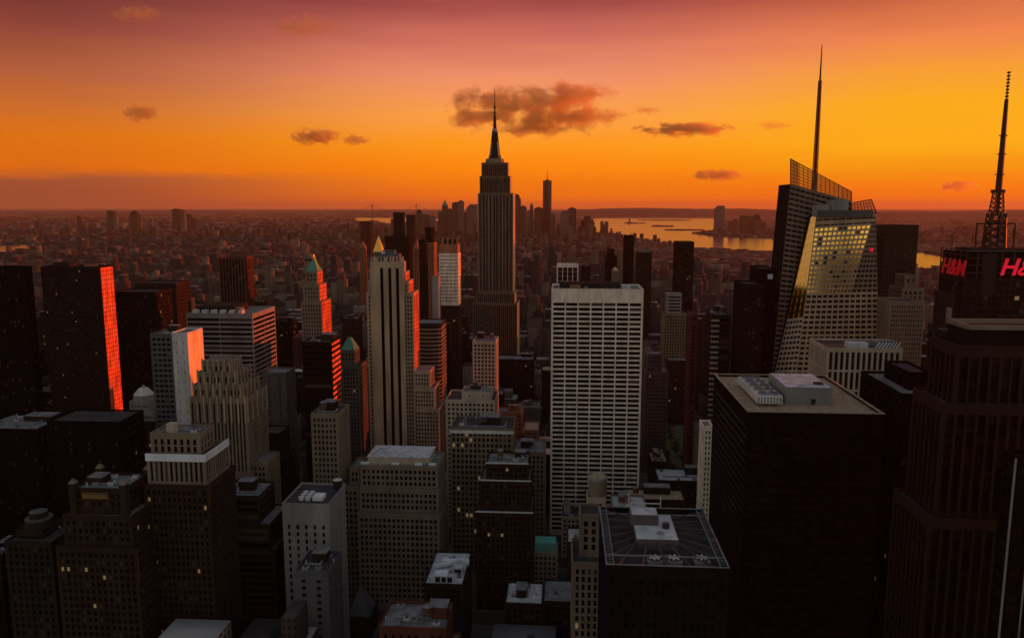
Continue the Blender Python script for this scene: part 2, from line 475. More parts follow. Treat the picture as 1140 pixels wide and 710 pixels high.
def ridge(label, L, R, dist, hs, depth=2500):
    mb = MB(); n = len(hs); k = mb.mi('farland'); r = random.Random(label)
    N = (n - 1) * 8
    for i in range(N + 1):
        f = i / N; px = L + (R - L) * f; q = f * (n - 1); j = min(n - 2, int(q))
        h = hs[j] + (hs[j + 1] - hs[j]) * (q - j) + r.uniform(-6, 6)
        x, _ = at(px, 240, dist)
        mb.v += [(x, dist - 600, 0), (x * 1.02, dist, h * .8), (x * 1.04, dist + depth * .4, h), (x * 1.1, dist + depth, 0)]
    for i in range(N):
        for c in range(3):
            a = i * 4 + c; mb.f.append((a, a + 4, a + 5, a + 1)); mb.m.append(k)
    o = mb.obj('hills'); o['kind'] = 'structure'; o['label'] = label
ridge('long low hills beyond the harbour', 600, 900, 19000, [120, 150, 195, 205, 190, 180, 190, 160, 130])
ridge('low hills on the far shore at the right', 940, 1260, 17000, [110, 150, 140, 170, 150, 120])
ridge('faint low hills on the left skyline', -120, 560, 26000, [60, 80, 65, 90, 70, 100, 90])

# ------------------------------------------------------------------ hero buildings
P = lambda **k: st(**k)
# 1 black slab at left edge
hero('office_tower', 'black windowless-looking slab cut by the left edge of the view', 600,
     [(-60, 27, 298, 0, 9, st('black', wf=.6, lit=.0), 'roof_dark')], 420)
# 2 dark slab with sunlit red west wall
def x2(b, I):
    x0, x1, y0, y1, z, S, rf = I[0]
    m = b.part('rooftop_unit'); m.box(x0 + 8, x0 + 22, y0 + 4, y1 - 3, z, z + 4, 'dim')
    m = b.part('rooftop_rail'); m.box(x1 - 14, x1 - 3, y0 + 2, y0 + 2.4, z + .5, z + 3, 'rust')
hero('office_tower', 'tall dark slab whose narrow west end glows red in the last sun', 600,
     [(45, 111, 298, 0, 19, st('darkbrown', bay=3.0, wf=.4, hf=.38, lit=.02, wW='sunlit_red'), 'roof_dark')], 430, extra=x2, fine=True)
hero('office_tower', 'plain black tower standing right behind the red-ended dark slab', 660,
     [(127, 172, 326, 0, 30, st('darkbrown', wf=.6, lit=.004), 'roof_dark')], 440)
hero('office_tower', 'shorter dark tower with rusty sunlit parapet behind the black tower', 780,
     [(150, 196, 316, 0, 30, st('brown', lit=.004), 'roof_dark')], 360)
# 4 grey block with orange end
S4 = st('bluegrey', bay=3.2, wf=.72, hf=.5, lit=.0)
hero('office_tower', 'grey block with a blank blue-grey strip and a bright orange west end', 520,
     [(167, 191, 373, 0, 23.0, S4, 'roof_grey'), (190.5, 208.5, 372, .0, 23.3, st('palestone', bay=6, wf=.12, hf=.25, top=5, lit=0, mode='p', fl=7, wW='sunlit_orange'), 'roof_grey')], 500, kit=dict(n=3, tank=False))
# 5 cupola building
def x5(b, I):
    x0, x1, y0, y1, z, S, rf = I[0]
    m = b.part('cupola'); cx, cy = (x0 + x1) / 2, (y0 + y1) / 2
    m.frustum(cx, cy, z, z + 5, 8, 7.4, 8, 'lightgrey', .39); m.frustum(cx, cy, z + 5, z + 10, 7.6, 3.2, 8, 'palestone', .39); m.frustum(cx, cy, z + 10, z + 12, 1.2, .8, 8, 'limestone')
hero('apartment_tower', 'small pale tower with an eight-sided domed top', 560,
     [(144, 166, 448, 4, 15, st('lightgrey', bay=2.2, wf=.4), 'roof_grey'), (140, 170, 459, 2, 19, st('lightgrey', bay=2.2, wf=.45, fl=5), 'roof_grey'), (136, 172, 470, 0, 24, st('dim', bay=2.6), 'roof_dark')], 520, extra=x5)
# 6 striped block
def x6(b, I):
    x0, x1, y0, y1, z, S, rf = I[0]
    m = b.part('penthouse'); m.box(x0 + 4, x1 - 24, y0 + 16, y1 - 8, z, z + 6, 'dim'); m.box(x1 - 22, x1 - 16, y0 + 12, y0 + 20, z, z + 5, 'tan')
    m = b.part('cooling_tower')
    for i in range(6): m.box(x0 + 4 + i * 9, x0 + 8 + i * 9, y0 + 5, y0 + 12, z, z + 3.4, 'palestone')
hero('office_tower', 'wide office block banded with pale horizontal stripes on two sides', 720,
     [(207, 281, 350, 0, 58, st('lightgrey', bay=30, fl=4.6, wf=.985, hf=.58, mode='h', lit=.0, top=3.5), 'roof_grey')], 440, extra=x6)
# 7
hero('office_tower', 'dark red ribbed tower standing alone above the far blocks', 1050,
     [(243, 272, 287, 0, 30, st('redbrick', bay=4.6, wf=.62, hf=.95, mode='v', lit=0), 'roof_dark')], 345)
# 8 stepped tower
S8 = st('tan', bay=2.3, fl=3.3, wf=.5, hf=.6, lit=.001, mode='v', sp='dim')
def x8(b, I):
    x0, x1, y0, y1, z, S, rf = I[0]
    m = b.part('tank_house'); cx = (x0 + x1) / 2
    m.box(cx - 5, cx + 5, y0 + 3, y0 + 9, z, z + 3.2, 'lightgrey'); b.part('tank_lid', m).box(cx - 5.4, cx + 5.4, y0 + 2.6, y0 + 9.4, z + 3.2, z + 3.8, 'tan')
    for q, (a0, a1, ya, yb, zz, _, _) in enumerate(I):
        n = (5, 6, 7, 8, 8)[q]
        zlow = I[q + 1][4] if q < 4 else 20
        for i in range(n + 1):
            u = a0 + .8 + (a1 - a0 - 1.6) * i / n
            m = b.part('buttress'); m.box(u - .45, u + .45, ya - .55, ya - .06, max(zlow, zz - (14 if q < 4 else 60)), zz + (2.8 if i % 2 == 0 else 1.4), 'limestone' if q < 4 else 'tan')
        for i in range(5):
            u = ya + .8 + (yb - ya - 1.6) * i / 4
            m = b.part('buttress'); m.box(a1 + .06, a1 + .5, u - .45, u + .45, max(zlow, zz - (14 if q < 4 else 60)), zz + (2.8 if i % 2 == 0 else 1.4), 'limestone' if q < 4 else 'tan')
hero('stepped_tower', 'stepped stone tower with notched setbacks near the left foreground', 450,
     [(224, 257, 404, 14, 16, S8, 'roof_grey'), (219, 263, 416, 10, 22, S8, 'roof_grey'), (214, 269, 430, 7, 27, S8, 'roof_grey'), (210, 274, 445, 3, 33, S8, 'roof_grey'), (207, 278, 528, 0, 38, S8, 'roof_grey')], 545, extra=x8, fine=True, kit=dict(n=4, tank=False, bulk=False))
hero('office_building', 'low wing with rows of windows right of the stepped stone tower', 455,
     [(276, 297, 516, 2, 22, st('tan', bay=2.8), 'roof_grey')], 545, kit=dict(n=1, tank=False, bulk=False))
# 9 white parapet building
def x9(b, I):
    x0, x1, y0, y1, z, S, rf = I[0]
    m = b.part('chimney'); m.box(x0 + 7, x0 + 11, y0 + 3, y0 + 7, z, z + 5, 'cream')
    a0, a1, ya, yb, zz, _, _ = I[1]
    m = b.part('parapet_band'); m.box(a0 - .4, a1 + .4, ya - .5, ya + .3, zz - 1.6, zz + 2.0, 'skywhite'); m.box(a1 - .3, a1 + .5, ya + .3, yb, zz - 1.6, zz + 2.0, 'skywhite')
hero('office_building', 'dark pillared building wrapped by a broad white parapet band', 360,
     [(167, 222, 484, 6, 16, st('tan', bay=3.4, wf=.5, hf=.8, mode='v'), 'roof_grey'), (163, 228, 509, 0, 27, st('tan', bay=2.6, wf=.5, hf=.85, fl=12, mode='v', lit=0), 'roof_dark'),
      (160, 232, 541, -2, 31, st('brown', bay=2.6, lit=.008), 'roof_dark')], 640, extra=x9, fine=True, kit=dict(n=4, tank=False, bulk=False))
# 10 red lit stepped tower with green and gold roof
S10 = st('tan', bay=2.6, wf=.5, hf=.6, lit=0, wW='sunlit_red')
def x10(b, I):
    x0, x1, y0, y1, z, S, rf = I[0]
    m = b.part('pyramid_roof'); m.pyr(x0, x1, y0, y1, z + .5, z + 13, 'copper')
    m = b.part('roof_hip'); m.bar((x1, y0 + (y1 - y0) * .2, z + 1.6), ((x0 + x1) / 2 + .6, (y0 + y1) / 2 - .6, z + 13.5), 1.8, 'gold'); m.frustum((x0 + x1) / 2, (y0 + y1) / 2, z + 12.6, z + 16, .9, .2, 8, 'gold')
hero('stepped_tower', 'slim stepped tower lit red, under a green and gold pyramid roof', 700,
     [(340, 353, 303, 6, 17, S10, 'roof_dark'), (337.5, 355.5, 318, 4, 22, S10, 'roof_dark'), (335, 358, 337, 0, 29, S10, 'roof_dark')], 378, extra=x10, fine=True)
# 11
hero('office_tower', 'black tower with a red striped sunlit edge below the green-roofed tower', 590,
     [(336, 369, 382, 0, 25, st('charcoal', bay=30, wf=.98, fl=4.4, hf=.55, mode='h', lit=.001, sp='charcoal', wW='sunlit_red'), 'roof_dark')], 450, kit=dict(n=2, tank=False))
hero('office_building', 'blank grey slab between the striped block and the black tower', 640,
     [(292, 318, 416, 0, 24, st('grey', bay=8, wf=.15, hf=.3, lit=0), 'roof_grey')], 485)
hero('office_building', 'narrow brick tower with a lit red roof corner below the black tower', 470,
     [(346, 376, 462, 0, 26, st('tan', bay=2.5, lit=.004), 'roof_dark')], 540, kit=dict(n=2), fine=True)
# 14 green roof
def x14(b, I):
    x0, x1, y0, y1, z, S, rf = I[0]
    b.part('hipped_roof').pyr(x0, x1, y0, y1, z + .4, z + 11, 'copper', .25)
hero('office_tower', 'grey stone tower with a small green hipped roof', 660,
     [(379, 395, 391, 6, 16, st('grey', bay=2.6), 'roof_dark'), (377, 400, 408, 0, 26, st('grey', bay=2.6), 'roof_dark')], 490, extra=x14)
# 15 tall limestone tower with three dark stripes
SC = st('limestone', bay=40, wf=0.0, hf=0.0, top=2, lit=0, mode='v')
SW = st('limestone', bay=2.35, fl=3.5, wf=.55, hf=.6, lit=.003, wW='sunlit_red')
Y15 = 640
SX = st('limestone', bay=2.35, fl=3.5, wf=.55, hf=.6, lit=.003, wW='tan')
def x15(b, I):
    xa, z0 = at(412, 291, Y15 - 1.2); xb, _ = at(449.5, 291, Y15 - 1.2)
    Wd = xb - xa; w = b.wall
    st_ = [.335, .575, .80]; hw = 1.35
    edges = [0]
    for s_ in st_: edges += [s_ * Wd - hw, s_ * Wd + hw]
    edges.append(Wd)
    zb, zt = 50, z0
    for i in range(0, len(edges), 2):
        w.box(xa + edges[i], xa + edges[i + 1], Y15 - 1.3, Y15 - .04, zb, zt, 'limestone')
        m = b.part('pilaster_cap'); m.box(xa + edges[i] + (edges[i + 1] - edges[i]) * .3, xa + edges[i] + (edges[i + 1] - edges[i]) * .7, Y15 - 1.5, Y15 - .5, zt, zt + 3.4, 'cream')
    w.box(xa, xb, Y15 - 1.25, Y15 - .05, zt - 5.5, zt - .1, 'limestone')
    m = b.part('window_strip')
    for s_ in st_:
        x = xa + s_ * Wd
        m.box(x - hw, x + hw, Y15 - .5, Y15 - .05, zb, zt - 5.6, 'glass_dark')
        for k in range(40):
            zz = zb + 3.6 * k + 1
            if zz < zt - 7: m.box(x - hw, x + hw, Y15 - .62, Y15 - .505, zz, zz + .7, 'black')
    m = b.part('crown_fins')
    for i in range(11): u = xa + 1 + (Wd - 2) * i / 10; m.box(u - .4, u + .4, Y15 - .2, Y15 + 1.2, z0 - 1, z0 + 4.2, 'limestone')
    m = b.part('penthouse'); m.box(xa + 6, xb - 5, Y15 + 4, Y15 + 14, z0, z0 + 6, 'bluegrey'); m.box(xa + 9, xb - 9, Y15 + 6, Y15 + 12, z0 + 6, z0 + 9, 'bluegrey')
    m.box(xa + 8, xa + 11, Y15 + 5, Y15 + 8, z0 + 6, z0 + 8, 'roof_pale')
e15 = hero('skyscraper', 'tall slender limestone tower with three black vertical window stripes', Y15,
     [(413, 448, 293, 0, 14, SC, 'roof_grey'), (411.5, 451.5, 304, .6, 17, SW, 'roof_grey'), (410, 455, 314, .9, 20, SW, 'roof_grey'), (408, 460, 327, 1.4, 24, SW, 'roof_grey')], 490, extra=x15, fine=True)
hero('office_building', 'stepped stone annexe attached to the right of the tall limestone tower', 636,
     [(460.5, 479, 414, 0, 20, SX, 'roof_grey'), (460.5, 484, 433, -1, 24, SX, 'roof_grey'), (460.5, 489, 456, -2, 28, SX, 'roof_grey')], 490, kit=dict(n=0, tank=False, bulk=False), fine=True)
# 15b broad stepped building
SB = st('tan', bay=2.9, fl=3.9, wf=.60, hf=.62, lit=.002)
def xb_(b, I):
    x0, x1, y0, y1, z, S, rf = I[0]
    m = b.part('penthouse'); m.box(x0 + 4, x1 - 6, y0 + 4, y1 - 3, z, z + 5, 'cream'); m.box(x0 + 3.6, x1 - 5.6, y0 + 3.6, y1 - 2.6, z + 5, z + 5.6, 'roof_pale')
    for k, f in enumerate((.06, .45, .75, .92)):
        m = b.part('skylight'); xx = x0 + (x1 - x0) * f; m.box(xx - 3 + k * .3, xx + 2.4, y0 + 1.2, y0 + 3.2, z, z + 2.2, 'skywhite')
    m = b.part('roof_crane'); m.bar((x0 + 6, y0 + 6, z + 5.6), (x0 + 12, y0 + 9, z + 10), .4, 'metal'); m.bar((x0 + 12, y0 + 9, z + 10), (x0 + 15, y0 + 8, z + 6), .4, 'metal')
hero('office_building', 'broad stepped stone building at the foot of the striped limestone tower', 470,
     [(401, 487, 519, 3, 30, SB, 'roof_grey'), (400, 488, 545, 0, 34, SB, 'roof_grey'), (398, 489, 573, -4, 38, SB, 'roof_grey')], 605, extra=xb_, fine=True, kit=dict(n=4, tank=False, bulk=False))
hero('office_building', 'lower left wing beside the broad stepped stone building', 474,
     [(389, 400.2, 522, 6, 22, SB, 'roof_grey'), (381, 399.2, 543, 0, 30, SB, 'roof_grey')], 600)
# 16 curved banded tower
S16 = st('dim', bay=40, fl=4.0, wf=.98, hf=.5, mode='h', lit=.004, sp='tan')
def x16(b, I):
    x0, x1, y0, y1, z, S, rf = I[0]
    cx = (x0 + x1) / 2; r = (x1 - x0) / 2
    m = b.part('curved_front')
    for k in range(int((z - 20) / 4)):
        zz = 20 + 4 * k
        m.frustum(cx, y0 + .4, zz, zz + 1.9, r * .97, r * .97, 28, 'tan', 0, .42)
        m.frustum(cx, y0 + .4, zz + 1.9, zz + 4, r * .93, r * .93, 28, 'glass_mid', 0, .40)
    m.frustum(cx, y0 + .4, 20 + 4 * int((z - 20) / 4), z + .5, r * .97, r * .97, 28, 'dim', 0, .42)
hero('office_tower', 'banded tower with a bowed front right of the striped limestone tower', 760,
     [(461, 491, 361, 0, 34, S16, 'roof_grey')], 470, extra=x16)
hero('office_tower', 'dark narrow tower between the bowed tower and the white gridded one', 820,
     [(486, 499, 362, 0, 25, st('charcoal', lit=.006), 'roof_dark')], 470)
# 17 distant group left of ESB
hero('church_tower', 'gold pyramid roof catching the sun above the striped limestone tower', 1500,
     [(415, 426, 281, 0, 19, st('tan', bay=3), 'roof_dark')], 283, cat='tower', extra=lambda b, I: b.part('gilded_pyramid').pyr(I[0][0], I[0][1], I[0][2], I[0][3], I[0][4], I[0][4] + 32, 'gold', .03))
hero('office_tower', 'wide black tower behind the gold pyramid', 1400,
     [(428, 453, 264, 0, 40, st('darkbrown', lit=0), 'roof_dark')], 300)
hero('office_tower', 'dark twin-topped tower rising on the skyline left of the great spire tower', 2000,
     [(437.5, 448.5, 237, 0, 25, st('charcoal', lit=0), 'roof_dark')], 262)
hero('office_tower', 'squat brown block on the horizon left of the twin-topped tower', 3600,
     [(401, 412, 246.5, 0, 60, st('brown', lit=0), 'roof_dark')], 262)
hero('apartment_tower', 'brown slab right of the twin-topped tower', 2500,
     [(452, 461, 239.5, 0, 30, st('brown', lit=0), 'roof_dark')], 258)
def xsp(b, I):
    x0, x1, y0, y1, z, S, rf = I[0]
    b.part('spire').pyr(x0, x1, y0, y1, z, z + 14, 'rust', .03)
for (L, R, v, Yd, lb) in ((460, 466, 277, 1250, 'thin pointed red-lit tower, left one before the dark red pair'), (400, 406, 276, 1500, 'small pointed tower with a red-lit side left of the gold pyramid')):
    hero('stepped_tower', lb, Yd, [(L, R, v, 0, 14, st('rust', lit=0), 'roof_dark')], v + 20, extra=xsp)
hero('office_tower', 'dark tower with thin red-lit edge left of the white gridded tower', 1150,
     [(466, 473, 268, 0, 22, st('darkbrown', lit=0), 'roof_dark')], 330)
hero('office_tower', 'short black tower with an orange-lit side behind the white gridded tower', 1400,
     [(473, 480, 254, 0, 30, st('charcoal', lit=0), 'roof_dark'), (473, 483, 271, -1, 34, st('rust', lit=0), 'roof_dark')], 290)
hero('apartment_tower', 'slim brown tower left of the red edged one', 1700,
     [(453, 459, 272, 0, 22, st('brown', lit=0), 'roof_dark')], 300)
# 18 white grid tower with orange side
def x18(b, I):
    x0, x1, y0, y1, z, S, rf = I[0]
    m = b.part('penthouse'); m.box(x0 + 3, x1 - 3, y0 + 4, y1 - 4, z, z + 7, 'dim')
    for k in range(4): m.box(x0 + 3 + k * 6, x0 + 5 + k * 6, y0 + 3, y0 + 5, z + 1, z + 9, 'rust')
hero('office_tower', 'tower with a white gridded front and a glowing orange west side', 960,
     [(489, 509.5, 273, 0, 22, st('rust', bay=3.2, lit=0, top=9, wf=.3), 'roof_dark'), (488.5, 510, 283, -1, 24, st('white', bay=5.5, fl=4.3, wf=.82, hf=.22, lit=0, sp='white', glass='x', wW='sunlit_orange'), 'roof_dark'),
      (487, 511, 341, -2, 28, st('dim', bay=3.5, wf=.6, lit=.003), 'roof_dark')], 400, extra=x18)
hero('apartment_tower', 'blank pale slab standing left of the white gridded tower', 930,
     [(481, 488, 309, 0, 16, st('lightgrey', bay=20, wf=.0, hf=0, lit=0), 'roof_grey')], 345)
# 19 great spire tower
YE = 1150
SE = st('spirestone', bay=3.1, fl=4.1, wf=.62, hf=.62, mode='v', lit=0, sp='dim', wW='sunlit_orange')
SEd = dict(SE)
def xE(b, I):
    X = lambda px, v: at(px, v, YE + 20)
    cx = (X(536, 182)[0] + X(566, 182)[0]) / 2; cy = YE + 20
    zt = I[0][4]
    w = b.wall
    # raised vertical piers on the long front
    x0, x1 = I[2][0], I[2][1]; ztop = I[2][4]
    m = b.part('pier')
    for i in range(11):
        u = x0 + (x1 - x0) * (.02 + .96 * i / 10); wd = .9 if i in (0, 3, 7, 10) else .45
        m.box(u - wd, u + wd, I[2][2] - 1.0, I[2][2] - .05, I[3][4], ztop - .5, 'tan')
    def F(v0, v1, r0, r1, mm, n=8, name='mast'):
        za, zb = X(551, v0)[1], X(551, v1)[1]
        mb = b.part(name); mb.frustum(cx, cy, za, zb, r0, r1, n, mm, math.pi / n)
    F(182, 177, 14.5, 13.5, 'tan', 12, 'observation_deck')
    F(177, 173, 9.5, 9, 'dim', 12, 'mast_base')
    F(173, 147, 8, 4.3, 'dim', 12, 'mast')
    for a in range(4):
        an = a * math.pi / 2 + math.pi / 4; mb = b.part('mast_wing')
        za, zb = X(551, 176)[1], X(551, 158)[1]
        mb.bar((cx + 9 * math.cos(an), cy + 9 * math.sin(an), za), (cx + 5 * math.cos(an), cy + 5 * math.sin(an), zb), 2.4, 'metal')
    F(147, 143, 4.6, 3.2, 'metal', 12, 'mast_cap')
    F(143, 128, 2.6, 1.6, 'dim', 8, 'antenna'); F(128, 114, 1.2, .9, 'dim', 8, 'antenna'); F(114, 99, .7, .35, 'dim', 6, 'antenna')
    for v in (139, 134, 126, 120):
        F(v, v - .8, 2.5, 2.5, 'metal_dark', 8, 'antenna_ring')
hero('skyscraper', 'great stepped stone skyscraper with a tall spire in the middle of the view', YE,
     [(536, 565.5, 182, 6, 30, SE, 'roof_grey'), (534, 568, 197, 2, 38, SE, 'roof_grey'), (532, 571.5, 216, 0, 42, SE, 'roof_grey'), (530.5, 573, 326, -4, 50, SE, 'roof_grey'), (526.5, 576, 338, -8, 58, SE, 'roof_grey')], 368, extra=xE, fine=True)
# 20-22 mid-distance towers right of ESB
hero('office_tower', 'black block with bold white vertical ribs behind the white gridded block', 1050,
     [(620, 644, 296, 0, 36, st('white', bay=6.6, wf=.86, hf=.985, fl=6, mode='v', lit=0, glass='x', t=1.4), 'roof_pale')], 318)
hero('office_tower', 'dark tower right of the white-ribbed black block', 1300,
     [(647, 657, 297, 0, 30, st('darkbrown', lit=0), 'roof_dark')], 316)
hero('stepped_tower', 'dark tapering tower left of the smooth black slab tower', 1300,
     [(676, 684, 278, 0, 20, st('charcoal', lit=0), 'roof_dark'), (673.5, 687, 286, -2, 26, st('charcoal', lit=0), 'roof_dark')], 318)
hero('office_tower', 'smooth tall black slab tower behind the white gridded block', 1250,
     [(694, 706, 263, 0, 24, st('black', lit=0, bay=2.5), 'roof_dark')], 318)
hero('office_tower', 'broad dark tower with a pale top band right of the black slab tower', 1300,
     [(708, 726, 281, 0, 34, st('dim', bay=3, top=6, lit=0), 'roof_pale')], 325)
hero('stepped_tower', 'small pale tower with a rounded top before the dark tapering tower', 1050,
     [(681, 688, 302, 0, 12, st('tan', lit=0), 'roof_dark')], 318, extra=lambda b, I: b.part('domed_cap').frustum((I[0][0] + I[0][1]) / 2, I[0][2] + 6, I[0][4], I[0][4] + 5, 4.5, 1.2, 12, 'limestone'))
hero('office_tower', 'tall dark tower with sparse lights left of the bright river bend', 1150,
     [(750, 773, 270, 0, 32, st('charcoal', bay=3, lit=.015, top=4), 'roof_grey')], 325)
hero('stepped_tower', 'olive-tan stepped tower standing right of the white gridded block', 930,
     [(741, 759, 328, 4, 18, st('lightgrey', bay=30, wf=.98, fl=4, hf=.5, mode='h', lit=0), 'roof_grey'), (736, 764, 350, 0, 26, st('olive', lit=0), 'roof_dark')], 385)
hero('stepped_tower', 'grey tapering tower block right of the white gridded one', 740,
     [(718, 737, 395, 4, 20, st('grey', bay=2.2), 'roof_grey'), (715, 744, 415, 0, 30, st('grey', bay=2.2), 'roof_grey')], 445)
hero('office_tower', 'slim dark red tower left of the tower with the pale banded edge', 690,
     [(765, 777, 351, 0, 22, st('redbrick', lit=0), 'roof_dark')], 470)
def x24(b, I):
    x0, x1, y0, y1, z, S, rf = I[0]
    m = b.part('balcony')
    for k in range(30): m.box(x0 - 1.4, x0 + 5, y0 - 1.6, y0 - .1, z - 4 - k * 4.4, z - 2.6 - k * 4.4, 'cream')
hero('apartment_tower', 'dark apartment tower with a column of pale banded balconies on its left edge', 640,
     [(786, 814, 352, 0, 32, st('dim', bay=30, wf=.98, fl=4.4, hf=.55, mode='h', lit=.004), 'roof_dark')], 425, extra=x24, kit=dict(n=4))
hero('office_building', 'dark brown block before the foot of the olive-tan stepped tower', 912,
     [(741, 768, 402, 0, 24, st('brown', lit=.004), 'roof_grey')], 440)
# 25
def x25(b, I):
    x0, x1, y0, y1, z, S, rf = I[0]
    b.part('white_sign').box(x0 + 5, x0 + 9, y0 - .2, y0 + .5, z - 7, z - 3, 'skywhite')  # small white sign near the tower top
hero('office_tower', 'black tower with a small white sign near its top beside the crystal tower', 640,
     [(835, 865, 301, 0, 40, st('black', lit=.004, bay=3), 'roof_dark')], 415, extra=x25)
hero('office_tower', 'shorter black tower in front of the one with the small white sign', 600,
     [(817, 850, 318, 0, 34, st('charcoal', lit=.012, bay=3), 'roof_dark')], 418)
# 27
hero('office_tower', 'flat-topped dark brown slab right behind the crystal tower', 720,
     [(975, 1023, 252, 0, 22, st('brown', bay=2.6, fl=3.6, top=7, lit=0), 'roof_dark')], 310)
hero('stepped_tower', 'brown stepped crown tower in front of the flat-topped brown slab', 640,
     [(997, 1021, 308, 4, 18, st('tan', bay=4, fl=5), 'roof_dark'), (990, 1029, 322, 0, 26, st('tan', bay=4), 'roof_dark')], 340)
hero('office_tower', 'wide tower with a fine woven-looking window pattern right of the crystal tower', 580,
     [(976, 1030, 337, 0, 26, st('tan', bay=1.7, fl=3.4, wf=.5, hf=.6, mode='v', lit=.006), 'roof_dark')], 415)
# 28
def x28(b, I):
    x0, x1, y0, y1, z, S, rf = I[0]
    m = b.part('rooftop_unit'); m.box(x0 + 14, x0 + 26, y0 + 6, y0 + 12, z, z + 3.2, 'roof_pale')
    m = b.part('rooftop_unit'); m.box(x0 + 30, x0 + 44, y0 + 9, y0 + 16, z, z + 4, 'roof_grey')
    m = b.part('cooling_pipes')
    for k in range(7): m.bar((x0 + 30 + k * 2, y0 + 5, z + .3), (x0 + 34 + k * 2, y0 + 9, z + 3), .5, 'palestone')
hero('office_building', 'low-rise block with closely spaced white vertical fins before the crystal tower', 470,
     [(901, 1005, 389, 0, 34, st('cream', bay=3.3, fl=12, wf=.62, hf=.9, mode='v', t=1.3, lit=0, top=1.5, glass='x'), 'roof_dark')], 425, extra=x28, fine=True)
# 32
hero('office_building', 'black building with a dark raised roof block right of the black flat-roofed tower', 330,
     [(985, 1038, 417, 12, 26, st('black', lit=0), 'roof_dark'), (958, 1046, 441, 0, 46, st('black', bay=3, lit=.006), 'roof_grey')], 560)
# 33
hero('apartment_tower', 'slim white ribbed slab between the gridded block and the black flat-roofed tower', 470,
     [(778.5, 794, 476, 0, 14, st('white', bay=2.1, fl=3.3, wf=.45, hf=.6, lit=0), 'roof_grey')], 560, fine=True)
# 21 white gridded block
def x21(b, I):
    x0, x1, y0, y1, z, S, rf = I[0]
    m = b.part('rooftop_unit'); m.box(x0 + 14, x0 + 22, y0 + 6, y0 + 12, z + .2, z + 3, 'ochre')
    m = b.part('rooftop_unit'); m.box(x0 + 54, x0 + 60, y0 + 8, y0 + 13, z + .2, z + 3.5, 'roof_pale')
    m = b.part('penthouse'); m.box(x0 + 6, x1 - 16, y0 + 16, y1 - 6, z, z + 4, 'dim')
    m = b.part('window_crane')
    for k in (0, 2.5): m.bar((x1 - 8 + k, y0 + 3, z + 2.6), (x1 - 3 + k, y0 + 3, z - 0), .4, 'metal')
hero('office_tower', 'broad white gridded office block with wide dark windows, seven bays across', 590,
     [(614, 716.5, 323, 0, 38, st('white', bay=10.0, fl=3.72, wf=.90, hf=.64, mode='v', top=9.5, t=.9, lit=0, glass='x'), 'roof_grey')], 560, extra=x21, fine=True, kit=dict(n=4, tank=False, bulk=False))
# 35 round tower and pier building left of the truss-roofed tower
def x35(b, I):
    x0, x1, y0, y1, z, S, rf = I[0]
    m = b.part('round_tank'); cx, cy = (x0 + x1) / 2 + 1, y0 + 6
    m.frustum(cx, cy, z, z + 9, 4.6, 4.6, 20, 'tan'); m.frustum(cx, cy, z + 9, z + 10.4, 5.0, 5.0, 20, 'lightgrey'); m.frustum(cx, cy, z + 10.4, z + 10.6, 3.8, 3.8, 20, 'roof_tan')
hero('office_building', 'narrow stone tower carrying a round tank, left behind the truss-roofed tower', 385,
     [(653, 674, 556, 0, 12, st('cream', bay=3), 'roof_grey')], 600, extra=x35, fine=True)
hero('office_building', 'ribbed stone building along the left side of the truss-roofed tower', 330,
     [(645, 668, 575, 8, 14, st('tan', bay=3, wf=.5, hf=.7), 'roof_dark'), (637, 669, 628, 0, 26, st('tan', bay=3, wf=.5, hf=.7), 'roof_dark')], 680, fine=True)
# 36 centre blocks
hero('office_tower', 'small tower with an even white window grid below the great spire tower', 690,
     [(526, 552, 381, 0, 28, st('cream', bay=3.2, fl=3.6, wf=.6, hf=.6, lit=0), 'roof_grey')], 428, fine=True, kit=dict(n=2))
hero('office_building', 'pale stone block with a blank upper wall below the small white-gridded tower', 600,
     [(514, 547, 437, 3, 20, st('cream', bay=9, wf=.12, hf=.3, lit=0), 'roof_grey'), (496, 551, 446, 0, 34, st('cream', bay=3.4, lit=.002), 'roof_dark')], 475, kit=dict(n=2))
hero('office_building', 'brown stone block with a white cornice and lit top-floor windows', 520,
     [(501, 571, 478, 0, 34, st('olive', bay=2.9, fl=3.9, wf=.62, hf=.66, lit=.035, mode='v'), 'roof_dark')], 530, kit=dict(n=5), fine=True,
     extra=lambda b, I: b.part('cornice').box(I[0][0] - .6, I[0][1] + .6, I[0][2] - .7, I[0][2] - .06, I[0][4] - 2.4, I[0][4] - .3, 'palestone'))
def xdk(b, I):
    for (x0, x1, y0, y1, z, S, rf) in I:
        m = b.part('roof_edge'); m.box(x0 - .3, x1 + .3, y0 - .4, y0 + .2, z + .8, z + 1.5, 'palestone')
hero('office_building', 'dark terraced building edged with thin white roof lines', 470,
     [(541, 588, 517, 8, 24, st('brown', bay=2.8, lit=.03), 'roof_grey'), (534, 591, 536, 5, 28, st('brown', bay=2.8, lit=.02), 'roof_grey'), (530, 593, 571, 0, 34, st('brown', bay=2.8, lit=.02), 'roof_grey')], 620, extra=xdk, kit=dict(n=4), fine=True)
hero('office_building', 'stone building with round-arched parapet right of the brown stone block', 560,
     [(573, 607, 504, 0, 30, st('tan', bay=3), 'roof_grey')], 560, kit=dict(n=4, tank=False))
def xteal(b, I):
    x0, x1, y0, y1, z, S, rf = I[0]
    b.part('mansard_roof').pyr(x0, x1, y0, y1 - 2, z + .3, z + 7, 'teal', .82)
    mr_ = b.parts[-1][1]
    for i in range(4): b.part('dormer', mr_).box(x0 + 3 + i * 4, x0 + 5 + i * 4, y0 + .2, y0 + 2, z + 1, z + 4, 'cream')
hero('town_house', 'small cream building with a bright teal mansard roof', 500,
     [(593, 621, 616, 0, 16, st('cream', bay=2.8, wf=.5), 'roof_grey')], 632, cat='building', extra=xteal, fine=True)
